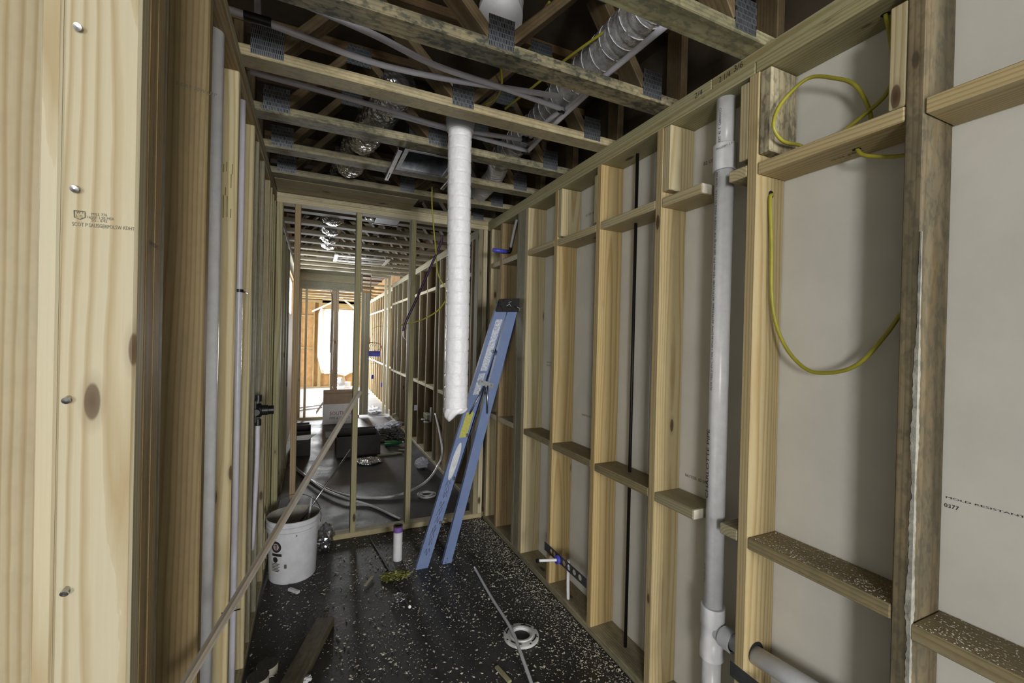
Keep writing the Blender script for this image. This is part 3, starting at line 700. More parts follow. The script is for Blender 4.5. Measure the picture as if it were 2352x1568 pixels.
cable([at(1262, 5, Z=2.72), at(1245, 30, Z=2.72), at(1238, 42, Z=2.70)], 'yellow cable scrap behind the ceiling trusses near the top edge', .0055)
cable([at(1150, 150, Z=2.66), at(1152, 195, Z=2.62), at(1140, 225, Z=2.60), at(1115, 240, Z=2.60)], 'thin yellow cable dropping behind the third truss', .005)
cable([(.71, 2.92, 2.52), (.715, 2.93, 2.40), (.735, 2.95, 2.25), (.76, 2.98, 2.12), (.80, 3.05, 1.95), (.87, 3.05, 1.82), (.80, 3.0, 1.70), (.68, 3.0, 1.62), (.55, 3.05, 1.58)], 'yellow cable hanging loosely behind the white duct', .0048)
cable([at(1015, 540, Y=3.0), at(1012, 560, Y=3.0), at(985, 622, Y=3.0), at(955, 690, Y=3.0), at(934, 735, Y=3.0), at(926, 760, Y=3.0)], 'dark purple cable hanging behind the white duct with a bare end', .0085, MAT['purple'])
cable([at(926, 758, Y=3.0), at(926, 772, Y=3.0), at(933, 781, Y=3.0)], 'bare bright wire end below the purple cable', .0035, MAT['alu'], name='bare_wire', cat='wire')

# ------------------------------------------------------------------ white tubing in the ceiling
def pexl(pts, label, r=.0115): return cable(pts, label, r, MAT['pex'], 8, 'water_tubing', 'tube')
pexl([at(520, 20, Z=2.545), at(590, 44, Z=2.545), at(690, 82, Z=2.545), at(800, 124, Z=2.545), at(900, 155, Z=2.545), at(1040, 184, Z=2.545), at(1180, 205, Z=2.545), at(1292, 223, Z=2.545)], 'pale water tubing curving across the ceiling from the left wall fitting')
lathe('tubing_tee', [(.012, -.04), (.0155, -.04), (.0155, .04), (.012, .04)], MAT['black'], None, at(592, 44, Z=2.545), 12, RX); tag(bpy.data.objects['tubing_tee'], 'black tee fitting on the ceiling tubing at the left wall', 'fitting')
pexl([at(592, 40, Z=2.55), at(592, 0, Z=2.70)], 'short pale tubing rising from the black ceiling tee', .011)
pexl([at(700, 10, Z=2.56), at(860, 80, Z=2.55), at(1000, 150, Z=2.545), at(1150, 200, Z=2.54), at(1296, 252, Z=2.54)], 'pale water tubing crossing behind the second truss to the upper elbow')
pexl([at(575, 165, Z=2.54), at(760, 215, Z=2.54), at(900, 255, Z=2.54), at(1030, 293, Z=2.54), at(1208, 322, Z=2.54)], 'pale water tubing passing behind the third truss and the white duct')
pexl([at(900, 262, Z=2.54), at(1085, 312, Z=2.54), at(1210, 346, Z=2.54)], 'lowest pale water tubing passing behind the white duct', .0115)
pexl([at(1300, 250, Z=2.54), at(1345, 212, Z=2.54), at(1530, 58, Z=2.55)], 'pale tubing run from the upper elbow along the silver duct')
pexl([at(1214, 346, Z=2.53), at(1258, 300, Z=2.53), at(1335, 228, Z=2.53), at(1350, 214, Z=2.53)], 'pale tubing run from the lower elbow along the silver duct')
pexl([at(1212, 320, Z=2.545), at(1250, 284, Z=2.545), at(1290, 252, Z=2.545)], 'short pale tubing between the two black elbows')
for (x, y), lab in (((1299, 254), 'upper'), ((1212, 321), 'middle'), ((1212, 348), 'lowest')):
    p = at(x, y, Z=2.54); o = tube('tubing_elbow', [p+Vector((-.03, 0, 0)), p+Vector((-.004, .004, 0)), p+Vector((.004, -.004, 0)), p+Vector((.004, -.03, 0))], .0155, MAT['black'], None, 10, 4)
    tag(o, f'{lab} black elbow joining pale tubing beside the silver duct', 'fitting')

# ------------------------------------------------------------------ ducts
def duct(name, pts, r, mat, label, pitch=.03, amp=.05, ripple=.02, n=40, k=60, seed=1, ribs=None, ribmat=None, hollow=0, spiral=0):
    path = spline(pts, k); L = [0]
    for i in range(1, len(path)): L.append(L[-1]+(path[i]-path[i-1]).length)
    rg = random.Random(seed); ph = [rg.random()*6.28 for _ in range(12)]
    def rf(i, a):
        s = L[i]; u = (s/pitch+spiral*a/6.283) % 1
        groove = -amp*math.exp(-((u-.5)/.06)**2)
        wr_ = ripple*(math.sin(5*a+9*s/pitch*.37+ph[0])*math.sin(17*s+ph[1])+.6*math.sin(11*a+ph[2]+31*s)*math.sin(43*s+ph[3])+.5*math.sin(19*a-57*s+ph[4]))
        return r*(1+groove+wr_)
    e = empty(name, pts[0], label, 'duct')
    vs, fs = sweep(path, rf, n, not hollow, hollow); o = meshpy('jacket', vs, fs, mat, e, True)
    if ribs:
        m = int(L[-1]/pitch); j = 0
        for q in range(m):
            s = (q+.5)*pitch
            while j < len(L)-2 and L[j+1] < s: j += 1
            p = path[j]; t = (path[j+1]-path[j]).normalized(); x = t.orthogonal().normalized(); y = t.cross(x)
            ring = [p+(x*math.cos(a)+y*math.sin(a))*(r*1.012)+t*(.10*r*math.cos(a+q)) for a in [6.2832*h/20 for h in range(21)]]
            vs, fs = sweep(ring, ribs, 5, False); meshpy('wire_rib', vs, fs, ribmat or MAT['pexw'], e, True)
    return e
dx_, dy_ = .632, 2.035
duct('hanging_duct', [(dx_-.006, dy_, 2.72), (dx_-.006, dy_, 2.4), (dx_, dy_, 2.0), (dx_+.004, dy_+.002, 1.6), (dx_+.004, dy_, 1.16)], .0565, MAT['duct_rough'], 'white insulated flexible duct hanging straight down from the ceiling', .057, .045, .008, 48, 120, 2)
# crumpled end of the white duct
vs, fs = [], []
rg = random.Random(5)
for i in range(7):
    for j in range(40):
        a = 6.2832*j/40; f = i/6
        rr_ = .0565*(1-.38*f**3)*(1+.06*math.sin(9*a+i)+.05*rg.random())
        vs.append((dx_+.004+rr_*math.cos(a)-.006*f, dy_+rr_*math.sin(a), 1.162-.040*f+.008*f*math.sin(3*a)+.020*f*math.cos(a)))
for i in range(6):
    for j in range(40): fs.append((i*40+j, (i+1)*40+j, (i+1)*40+(j+1) % 40, i*40+(j+1) % 40))
fs.append(tuple(6*40+j for j in range(40))[::-1])
meshpy('crumpled_end', vs, fs, MAT['duct'], bpy.data.objects['hanging_duct'], True)
lathe('collar', [(.054, 0), (.066, .0), (.07, .05), (.06, .10)], MAT['pvc_grey'], bpy.data.objects['hanging_duct'], (dx_-.006, dy_, 2.50), 30)
duct('silver_flexible_duct', [at(1500, 5, Z=2.66), at(1440, 68, Z=2.66), at(1380, 130, Z=2.65), at(1290, 222, Z=2.64), at(1240, 280, Z=2.63), (1.03, 2.25, 2.62), (1.03, 2.5, 2.61)], .072, MAT['silver'], 'silver flexible duct in clear film running along the ceiling above the trusses', .062, .05, .03, 32, 26, 4, .0018, MAT['pexw'], spiral=1)
duct('white_flexible_duct', [(1.02, 2.50, 2.60), (1.06, 2.62, 2.59), (1.075, 2.72, 2.58), (1.07, 2.85, 2.56), (1.08, 3.0, 2.56), (1.09, 3.18, 2.57)], .062, MAT['duct'], 'short white flexible duct between trusses near the partition', .030, .10, .02, 30, 30, 6)
duct('large_duct_boot', [at(1150, 40, Z=2.66), at(1152, 12, Z=2.74), at(1155, -10, Z=2.82)], .080, MAT['duct'], 'white duct stub above the second truss at the top of the picture', .05, .06, .02, 32, 14, 8)
# crinkled foil duct sagging between the chords along the ceiling
pts = []
for y, z, x in ((2.04, 2.66, .34), (2.14, 2.645, .32), (2.40, 2.575, .245), (2.65, 2.60, .21), (2.84, 2.560, .19), (3.05, 2.61, .17), (3.25, 2.62, .16)): pts.append((x, y, z))
duct('foil_duct', pts, .080, MAT['foil'], 'crinkled foil duct sagging between the ceiling trusses of the near room', .022, .10, .05, 40, 30, 9)
pts = [(.14, 3.70, 2.62)]
for i, y in enumerate((3.83, 4.24, 4.65, 5.06)):
    pts += [(.13, y+.045, 2.615), (.13, y+.25, 2.545 if i < 3 else 2.56)]
pts.append((.15, 5.6, 2.66))
duct('foil_duct', pts, .10, MAT['foil'], 'bright crinkled foil duct sagging between the trusses of the middle room', .022, .08, .05, 40, 14, 10)

# exhaust fan housing between trusses
e = empty('fan_housing', (.55, 2.42, 2.50), 'open galvanised fan housing with two hanger rails between ceiling trusses', 'fan housing')
x0, x1, y0, y1, z0, z1 = .43, .68, 2.295, 2.56, 2.468, 2.62
for nm, a in (('side_wall', (x0, x0+.003, y0, y1, z0, z1)), ('side_wall', (x1-.003, x1, y0, y1, z0, z1)), ('side_wall', (x0, x1, y0, y0+.003, z0, z1)), ('side_wall', (x0, x1, y1-.003, y1, z0, z1)), ('top_plate', (x0, x1, y0, y1, z1, z1+.003))):
    box(nm, *a, MAT['galv'], e)
for nm, a in (('lip', (x0-.022, x0, y0-.02, y1+.02, z0-.003, z0)), ('lip', (x1, x1+.022, y0-.02, y1+.02, z0-.003, z0)), ('lip', (x0, x1, y0-.02, y0, z0-.003, z0)), ('lip', (x0, x1, y1, y1+.02, z0-.003, z0))):
    box(nm, *a, MAT['galv'], e, .0006)
for x in (.375, .725):
    h = box('hanger_rail', x, x+.022, 2.29, 2.76, 2.455, 2.459, MAT['alu'], e, .0006); box('rail_web', x, x+.003, 2.29, 2.76, 2.459, 2.474, MAT['alu'], h, .0006)
    box('rail_slot', x+.009, x+.013, 2.62, 2.72, 2.4545, 2.4552, MAT['dark'], h, 0)
e2 = empty('fan_housing', (.66, 3.98, 2.5), 'grey fan housing with foil collar between trusses of the middle room', 'fan housing')
a, b = at(862, 507, Z=2.46), at(908, 524, Z=2.46)
box('body', a.x, b.x, a.y-.10, a.y+.10, 2.463, 2.60, MAT['strap'], e2, .004); box('lip', a.x-.012, b.x+.012, a.y-.115, a.y-.10, 2.46, 2.464, MAT['alu'], e2)
box('lip', a.x-.012, b.x+.012, a.y+.10, a.y+.115, 2.46, 2.464, MAT['alu'], e2)
lathe('foil_collar', [(.05, 0), (.06, .02), (.05, .04), (.06, .06), (.05, .08)], MAT['foil'], e2, (a.x-.085, a.y, 2.52), 20, RX)
e3 = empty('ceiling_register_frame', (.45, 6.7, 2.45), 'bright metal register frame hanging from the middle room ceiling', 'register')
p = at(830, 597, Z=2.45)
for nm, q in (('rail', (p.x-.32, p.x-.28, p.y-.25, p.y+.25)), ('rail', (p.x+.28, p.x+.32, p.y-.25, p.y+.25)), ('rail', (p.x-.28, p.x+.28, p.y-.2, p.y-.16)), ('rail', (p.x-.28, p.x+.28, p.y+.16, p.y+.2))):
    box(nm, *q, 2.44, 2.455, MAT['alu'], e3)

# ------------------------------------------------------------------ step ladder
LY = 2.775
def lp_(x, y): return at(x, y, Y=LY)
ld = empty('stepladder', (.75, LY+.2, 0), 'closed blue fibreglass stepladder leaning against the right wall', 'ladder')
def rail(name, a0, a1, b0, b1, y0, y1, mat):
    """flat rail between two edges a (left) and b (right), each bottom -> top, in the plane of the ladder's side"""
    c = [a0, b0, b1, a1]
    vs = [(p.x, y, p.z) for y in (y0, y1) for p in c]
    fs = [(0, 1, 2, 3), (7, 6, 5, 4), (0, 4, 5, 1), (1, 5, 6, 2), (2, 6, 7, 3), (3, 7, 4, 0)]
    return meshpy(name, vs, fs, mat, ld)
fa0, fa1, fb0, fb1 = lp_(955, 1304), lp_(1137, 714), lp_(983, 1304), lp_(1164, 714)
ra0, ra1, rb0, rb1 = lp_(1018, 1296), lp_(1168, 714), lp_(1037, 1296), lp_(1189, 714)
for p in (fa0, fb0, ra0, rb0): p.z = .002
W = .43
d = (fa1-fa0).normalized(); nx = Vector((d.z, 0, -d.x)); d2 = (ra1-ra0).normalized(); n2 = Vector((d2.z, 0, -d2.x))
OB, OT = Vector((.165, .42, 0)), Vector((.13, .27, 0))           # far side of the ladder: wide at the feet, narrow at the cap
def rail3(name, q, o0, o1, t0, t1, mat):
    """rail with corner points q = (left bottom, right bottom, right top, left top), shifted by o0 (bottom) / o1 (top)"""
    sh_ = [o0, o0, o1, o1]
    vs = [(p.x+k_.x, p.y+k_.y+t, p.z) for t in (t0, t1) for p, k_ in zip(q, sh_)]
    return meshpy(name, vs, [(0, 1, 2, 3), (7, 6, 5, 4), (0, 4, 5, 1), (1, 5, 6, 2), (2, 6, 7, 3), (3, 7, 4, 0)], mat, ld)
Z0 = Vector((0, 0, 0))
for o0, o1, sg in ((Z0, Z0, 1), (OB, OT, -1)):
    rail3('front_rail', (fa0, fb0, fb1, fa1), o0, o1, 0, .006*sg, MAT['blue'])
    rail3('front_rail_flange', (fa0, fa0+nx*.005, fa1+nx*.005, fa1), o0, o1, .006*sg, .028*sg, MAT['blue'])
    rail3('front_rail_flange', (fb0-nx*.005, fb0, fb1, fb1-nx*.005), o0, o1, .006*sg, .028*sg, MAT['blue'])
    rail3('rear_rail', (ra0, rb0, rb1, ra1), o0, o1, .004*sg, .010*sg, MAT['blue'])
    rail3('rear_rail_flange', (ra0-n2*.004, ra0, ra1, ra1-n2*.004), o0, o1, .004*sg, .034*sg, MAT['blue'])
for i in range(1, 6):
    f = i/6.0; p = fa0.lerp(fa1, f); q = fb0.lerp(fb1, f); c = (p+q)/2
    o_ = OB.lerp(OT, f); beam('step', (c.x+.004, LY+.007, c.z), (c.x+.004+o_.x, LY+o_.y-.007, c.z), .070, .022, WHITE, 0, ld, (1, 0, 0), MAT['strap'])
for f in (.12, .42, .72):
    p = ra0.lerp(ra1, f); q = rb0.lerp(rb1, f); c = (p+q)/2
    o_ = OB.lerp(OT, f); tube('rear_bar', [(c.x, LY+.01, c.z), (c.x+o_.x, LY+o_.y-.01, c.z)], .010, MAT['alu'], ld, 10, 1, True)
# black top cap
c0, c1, c2, c3 = lp_(1137, 716), lp_(1190, 716), lp_(1193, 686), lp_(1145, 688)
def cap(y0, y1, g, name, sx_):
    cc = [(c0.x-g, c0.z), (c1.x+g, c1.z), (c2.x+g, c2.z+g), (c3.x-g, c3.z+g)]
    bm = bmesh.new(); a = [bm.verts.new((x, y0, z)) for x, z in cc]; b = [bm.verts.new((x+sx_, y1, z)) for x, z in cc]
    bm.faces.new(a); bm.faces.new(b[::-1])
    for i in range(4): bm.faces.new((a[i], b[i], b[(i+1) % 4], a[(i+1) % 4]))
    bmesh.ops.recalc_face_normals(bm, faces=bm.faces[:]); bmesh.ops.bevel(bm, geom=bm.edges[:], offset=.006, segments=2, affect='EDGES')
    me = bpy.data.meshes.new(name); bm.to_mesh(me); bm.free(); return link(name, me, MAT['black'], ld)
cap(LY-.012, LY+.29, .004, 'top_cap', .11); cap(LY-.016, LY+.05, .001, 'cap_bracket', .01)
rg = random.Random(11)
for i in range(9):
    x = 1140+rg.random()*52; y = 690+rg.random()*22
    tube('frayed_tape', [at(x, y, Y=LY-.017), at(x+rg.uniform(-8, 8), y+rg.uniform(-9, 4), Y=LY-.026), at(x+rg.uniform(-12, 12), y+rg.uniform(-12, 6), Y=LY-.018)], .0014, MAT['pvc_grey'] if i % 3 == 0 else MAT['black'], ld, 5, 4)
# spreader and labels on the near rail
def along(f, s, a0=None): return fa0.lerp(fa1, f)*(1-s)+fb0.lerp(fb1, f)*s
def quad(name, f0, f1, s0, s1, mat, y=LY-.0008, rel=along):
    pts = [rel(f0, s0), rel(f0, s1), rel(f1, s1), rel(f1, s0)]
    vs = [(p.x, y, p.z) for p in pts]; return meshpy(name, vs, [(0, 1, 2, 3)], mat, ld)
quad('worn_label', .755, .965, .30, .86, MAT['label']); quad('worn_label', .66, .745, .28, .80, MAT['label'])
quad('yellow_warning_label', .492, .590, .22, .84, MAT['labely'])
vs = []
for j in range(28):
    a = 6.2832*j/28; p = along(.40+.072*math.sin(a), .5+.27*math.cos(a)); vs.append((p.x, LY-.001, p.z))
meshpy('oval_label', vs, [tuple(range(28))], MAT['labelw'], ld)
tube('spreader_arm', [lp_(1112, 885)+Vector((0, -.006, 0)), lp_(1078, 950)+Vector((0, -.006, 0))], .006, MAT['galv'], ld, 8, 1, True)
tube('spreader_arm', [lp_(1119, 885)+Vector((0, -.008, 0)), lp_(1118, 948)+Vector((0, -.008, 0))], .006, MAT['galv'], ld, 8, 1, True)
vs = [lp_(1101, 870), lp_(1133, 881), lp_(1131, 893), lp_(1098, 882)]
meshpy('hinge_plate', [(p.x, LY-.010, p.z) for p in vs]+[(p.x, LY-.007, p.z) for p in vs], [(0, 1, 2, 3), (7, 6, 5, 4), (0, 4, 5, 1), (1, 5, 6, 2), (2, 6, 7, 3), (3, 7, 4, 0)], MAT['galv'], ld)
for x, y in ((1106, 876), (1127, 884), (1077, 950), (1118, 949), (1028, 1283), (1024, 1292)):
    lathe('rivet', [(.0001, 0), (.0045, 0), (.0035, .003), (.0001, .0035)], MAT['strap'], ld, lp_(x, y)+Vector((0, -.010 if y < 960 else .003, 0)), 10, Matrix.Rotation(R(90), 3, 'X'))
# handwriting down the rail
rg = random.Random(21)
for i, f in enumerate((.06, .10, .125, .15, .18, .21, .235, .275, .30, .325)):
    pp = []
    for q in range(6):
        t = along(f+.014*math.sin(q*1.9+i), .30+.36*(q/5)+.05*rg.random()); pp.append((t.x, LY-.0006, t.z))
    tube('marker_scribble', pp, .0011, MAT['ink'], ld, 4, 5)
# hanging wire loop low on the rear rails
tube('rope_loop', [(.865, LY+.05, .62), (.82, LY+.08, .55), (.79, LY+.09, .42), (.80, LY+.06, .30), (.85, LY+.04, .26)], .004, MAT['black'], ld, 6)

# ------------------------------------------------------------------ bucket and what stands in it
bx, by = -.092, 3.03
bk = empty('plastic_bucket', (bx, by, 0), 'dirty white plastic bucket standing by the partition', 'bucket')
prof = [(.001, .0), (.130, .0), (.133, .006), (.1425, .30), (.150, .302), (.150, .310), (.144, .312), (.1450, .328), (.153, .330), (.153, .340), (.146, .343), (.1475, .360), (.154, .362), (.154, .372), (.149, .374)]
lathe('body', prof, MAT['bucket'], bk, (bx, by, 0), 56)
lathe('inside', [(.149, .374), (.144, .33), (.130, .06), (.001, .055)], MAT['inside'], bk, (bx, by, 0), 56)
hd = [Vector((bx-.155, by, .30))]
for i in range(13):
    a = math.pi*i/12; hd.append(Vector((bx-.158*math.cos(a), by+.06*math.sin(a)+.02, .335+.135*math.sin(a))))
hd.append(Vector((bx+.155, by, .30)))
tube('wire_handle', hd, .0022, MAT['black'], bk, 7, 4)
def onb(ang, z, off=.0012):
    r = .133+(.1425-.133)*(z-.006)/.294+off; return (bx+r*math.cos(ang), by+r*math.sin(ang), z)
def patch(name, a0, a1, z0, z1, mat, off=.0012):
    n = 10; vs = []
    for i in range(n+1):
        a = a0+(a1-a0)*i/n; vs += [onb(a, z0, off), onb(a, z1, off)]
    return meshpy(name, vs, [(2*i, 2*i+2, 2*i+3, 2*i+1) for i in range(n)], mat, bk, True)
A = lambda d: R(d)
def ringp(name, ac, zc, r0, r1, mat, off=.0013):
    vs = []; n = 28
    for i in range(n):
        a = 6.2832*i/n
        for r_ in (r0, r1): vs.append(onb(ac+r_*math.cos(a)/.14, zc+r_*math.sin(a), off))
    return meshpy(name, vs, [(2*i, 2*((i+1) % n), 2*((i+1) % n)+1, 2*i+1) for i in range(n)], mat, bk, True)
ringp('printed_emblem', A(231), .228, .019, .034, MAT['ink']); ringp('printed_emblem', A(231), .228, .022, .024, MAT['inkr'], .0018); ringp('printed_emblem', A(231), .228, .0001, .015, MAT['inkf'])
for d in (-4, 0, 4): patch('printed_emblem', A(231+d-.8), A(231+d+.8), .218, .236, MAT['bucket'], .002)
patch('printed_emblem', A(238), A(246), .2455, .249, MAT['bucket'], .002) if False else None
patch('printed_bar', A(219), A(246), .172, .188, MAT['ink']); ringp('printed_logo', A(229), .150, .0001, .017, MAT['ink'])
for i, z in enumerate((.124, .115, .106, .097, .088, .079)):
    patch('printed_lines', A(219), A(241-3*(i % 2)), z, z+.005, MAT['inkf'])
patch('printed_panel', A(252), A(258), .100, .125, MAT['inkf'])
patch('printed_panel', A(216.5), A(217.5), .078, .14, MAT['inkf']); patch('scuff', A(278), A(280), .285, .296, MAT['ink'])
rod = tube('aluminium_tube', [at(805, 1037, Y=3.12), (bx+.05, by+.10, .08)], .006, MAT['alu'], None, 10, 1, True) if False else None
p0 = at(806, 1032, Y=3.22); p1 = at(712, 1166, Y=3.13); dr = (p1-p0).normalized()
q = tube('aluminium_tube', [p0, p1+dr*.26], .006, MAT['alu'], None, 10, 1, True); tag(q, 'long thin bright metal tube leaning out of the white bucket', 'tube')
p0 = at(716, 1142, Y=3.12); q = tube('aluminium_tube', [p0, p0+Vector((-.03, -.01, -.28))], .007, MAT['pvc_grey'], None, 10, 1, True); tag(q, 'short pale tube end sticking up from the white bucket', 'tube')

# leaning strip that passes through the first bay of the left wall
p0 = at(826, 899, Y=1.88); p1 = at(427, 1568, X=-.238); dr = (p1-p0).normalized()
end = p0+dr*((p0.z-.012)/-dr.z)
o = beam('wood_strip', p0, end, .021, .017, (.46, .44, .42), .2, None, (1, .2, .6), None, .004); tag(o, 'long weathered grey wood strip leaning diagonally through the left stud wall', 'strip')

# ------------------------------------------------------------------ things on the floor
o = box('x', 0, .1, 0, .1, 0, .1, MAT['ink']); bpy.data.objects.remove(o)
st = empty('capped_pipe_stub', (.541, 2.955, 0), 'short white floor pipe stub with a purple primed rim', 'pipe')
lathe('pipe', [(.030, 0), (.030, .232), (.026, .232), (.026, .02), (.001, .02)], MAT['pvc'], st, (.541, 2.955, 0), 26); lathe('purple_band', [(.0304, .190), (.0304, .226)], MAT['prim'], st, (.541, 2.955, 0), 26)
lathe('dark_rim', [(.0306, .224), (.0306, .2335), (.0255, .2335), (.0255, .2)], MAT['junk'], st, (.541, 2.955, 0), 26)
def flange(c, label, z=.0):
    e = empty('closet_flange', c, label, 'flange'); x, y = c[0], c[1]
    lathe('ring', [(.052, .002), (.089, .002), (.089, .014), (.083, .017), (.062, .017), (.058, .022), (.052, .022)], MAT['flange'], e, (x, y, z), 44, None, True, True)
    lathe('inner_pipe', [(.052, .021), (.046, .02), (.044, -.004)], MAT['pvc'], e, (x, y, z), 36)
    lathe('plug', [(.0445, .006), (.001, .004)], MAT['bark'], e, (x, y, z), 30)
    for k_ in range(4):
        a0 = R(20+90*k_); vs = []
        for i in range(9):
            a = a0+R(46)*i/8
            for r_ in (.070, .0775): vs.append((x+r_*math.cos(a), y+r_*math.sin(a), z+.0174))
        meshpy('bolt_slot', vs, [(2*i, 2*i+1, 2*i+3, 2*i+2) for i in range(8)], MAT['dark'], e)
    for k_ in range(8):
        a = R(8+45*k_); lathe('screw_hole', [(.0002, 0), (.0045, 0)], MAT['dark'], e, (x+.082*math.cos(a), y+.082*math.sin(a), z+.0176), 10)
    return e
pf = at(1197, 1463, Z=0); flange((pf.x, pf.y, 0), 'white plastic closet flange on the near floor under a grey tube')
pf2 = at(980, 1137, Z=0); flange((pf2.x, pf2.y, 0), 'dusty closet flange on the floor beyond the partition')
def ftube(pts, r, mat, label, name='tubing_offcut', cat='tube', z=None, k=8):
    o = tube(name, [at(x, y, Z=(z if z else r+.001)) if not isinstance(y, tuple) else y for x, y in pts], r, mat, None, 9, k); tag(o, label, cat); return o
o = tube('tubing_offcut', [at(1090, 1303, Z=.012), at(1128, 1370, Z=.018), at(1172, 1440, Z=.032), at(1196, 1500, Z=.034), at(1222, 1572, Z=.022), at(1236, 1610, Z=.012)], .0080, MAT['pvc_grey'], None, 9); tag(o, 'long grey tubing offcut lying across the near closet flange', 'tube')
ftube([(850, 1236), (895, 1312), (939, 1391)], .0055, MAT['strap'], 'thin grey rod on the floor beside the purple-rimmed stub', 'metal_rod', 'rod')
o = lathe('rod_cap', [(.0001, 0), (.008, 0), (.008, .016), (.0001, .016)], MAT['pvc'], bpy.data.objects['metal_rod'], at(940, 1392, Z=.008), 12, Matrix.Rotation(R(70), 3, 'X'))
p = at(905, 1332, Z=0)
# insulation tuft
vs, fs = [], []; rg = random.Random(4)
for i in range(240):
    a = rg.random()*6.28; r_ = rg.random()**.6
    c = Vector((p.x+.085*r_*math.cos(a)+.01, p.y+.05*r_*math.sin(a)+.03, .006+.035*(1-r_)*rg.random()))
    d1 = Vector((rg.gauss(0, 1), rg.gauss(0, 1), rg.gauss(0, .4)))*.014; d2 = Vector((rg.gauss(0, 1), rg.gauss(0, 1), rg.gauss(0, .6)))*.006
    b = len(vs); vs += [c+d1, c+d2, c-d1, c-d2+Vector((0, 0, .004))]; fs += [(b, b+1, b+2), (b, b+2, b+3)]
o = meshpy('insulation_tuft', vs, fs, MAT['tuft'], None); tag(o, 'loose tuft of yellow green insulation on the floor beside the purple-rimmed stub', 'insulation')
pp = [at(838, 1345, Z=.008), at(846, 1330, Z=.014), at(856, 1322, Z=.010)]
o = beam('bark_sliver', pp[0], pp[2], .016, .004, CLEAN, .2, None, (1, 0, 0)); tag(o, 'curved pale sliver on the floor left of the insulation tuft', 'wood scrap')
def crumple(name, c, sx, sy, sz, mat, label, cat, seed=1, n=12):
    rg = random.Random(seed); bm = bmesh.new(); bmesh.ops.create_icosphere(bm, subdivisions=3, radius=1)
    for v_ in bm.verts:
        k_ = 1+rg.uniform(-.30, .22); co = v_.co*k_; v_.co = Vector((co.x*sx, co.y*sy, max(-.93, co.z)*sz))
    me = bpy.data.meshes.new(name); bm.to_mesh(me); bm.free()
    o = link(name, me, mat, None, (c[0], c[1], c[2]+sz*.95)); tag(o, label, cat); return o
p = at(916, 1378, Z=0); crumple('plastic_wrapper', p, .045, .03, .018, MAT['film'], 'small clear plastic wrapper lying on the near floor', 'wrapper', 3)
p = at(748, 1262, Z=0); crumple('plastic_bag', (p.x, p.y+.05, 0), .055, .05, .085, MAT['film'], 'clear plastic bag crumpled against the right side of the bucket', 'bag', 6)
p = at(742, 1262, Z=0.0); crumple('plastic_bag', (p.x-.01, p.y-.02, 0), .05, .04, .05, MAT['film'], 'lower clear plastic bag on the floor beside the bucket', 'bag', 9)
a, b = at(664, 1352, Z=.009), at(686, 1360, Z=.009)
o = beam('pipe_offcut', a, b, .022, .016, WHITE, 0, None, (0, 1, 0), MAT['pvc']); tag(o, 'small white plastic offcut under the front of the bucket', 'offcut')
# scrap 2x4 and drilled discs near the left wall
o = beam('scrap_board', at(748, 1425, Z=.02), at(655, 1600, Z=.02), .089, .038, (.20, .17, .11), .8, None, (1, 0, 0)); tag(o, 'dark scrap of lumber lying on the near floor by the left wall', 'board')
for (x, y), lab in (((614, 1533), 'farther of the two round wood plugs by the left wall'), ((592, 1562), 'nearer of the two round wood plugs by the left wall')):
    p = at(x, y, Z=.02); e = empty('wood_plug', (p.x, p.y, 0), lab, 'wood plug')
    lathe('core', [(.0001, 0), (.043, 0), (.043, .036), (.0001, .036)], MAT['chip'], e, (p.x, p.y, .001), 26); lathe('dirty_face', [(.0425, .0372), (.0001, .0374)], MAT['bark'], e, (p.x, p.y, .001), 26)
p = at(700, 1566, Z=.01); crumple('white_scrap', p, .03, .02, .012, MAT['pvc'], 'small white scrap at the bottom edge of the floor', 'scrap', 13)
p = at(1145, 1552, Z=.01); o = beam('twig', at(1140, 1530, Z=.008), at(1172, 1566, Z=.008), .02, .012, GREEN, .4, None, (1, 0, 0)); tag(o, 'greenish splinter of wood beside the near closet flange', 'wood scrap')
# black tie on the left wall
o = tube('cable_tie', [at(510, 1408, X=-.243), at(530, 1404, X=-.235), at(551, 1398, X=-.22)], .0025, MAT['black'], None, 6); tag(o, 'loose black cable tie sticking out low on the left wall', 'cable tie')

# ------------------------------------------------------------------ middle room: boxes, debris, loops of tubing
bxp = at(742, 976, Z=0)
e = empty('cardboard_box', (.42, 8.05, 0), 'open white and brown printed carton standing at the far partition', 'box')
X0, X1, Y0, Y1, HB = .165, .66, 7.86, 8.22, .34
for a in ((X0, X1, Y0, Y0+.006), (X0, X1, Y1-.006, Y1), (X0, X0+.006, Y0+.006, Y1-.006), (X1-.006, X1, Y0+.006, Y1-.006)): box('side', *a, .004, HB, MAT['cardw'], e)
box('bottom', X0, X1, Y0, Y1, 0, .004, MAT['card'], e)
for (a0, b0), lean in (((Y0, Y0+.006), 0), ((Y1-.006, Y1), 0)):
    box('flap', X0+.004, X1-.004, a0, b0, HB+.001, HB+(.17 if a0 == Y0 else .20), MAT['card'], e)
meshpy('flap', [(X0, Y0+.02, HB), (X0, Y1-.02, HB), (X0-.10, Y1-.03, HB-.16), (X0-.10, Y0+.03, HB-.16), (X0-.003, Y0+.02, HB), (X0-.003, Y1-.02, HB), (X0-.104, Y1-.03, HB-.16), (X0-.104, Y0+.03, HB-.16)],
       [(0, 1, 2, 3), (7, 6, 5, 4), (0, 3, 7, 4), (1, 5, 6, 2), (2, 6, 7, 3), (0, 4, 5, 1)], MAT['card'], e)
text('printed_text', 'SOUTHERN', .088, (X0+.10, Y0-.001, .155), (1, 0, 0), (0, 0, 1), MAT['inkr'], e, 'LEFT', .86)
text('printed_text', 'PIPE & SUPPLY', .060, (X0+.10, Y0-.001, .085), (1, 0, 0), (0, 0, 1), MAT['inkf'], e, 'LEFT', .86)
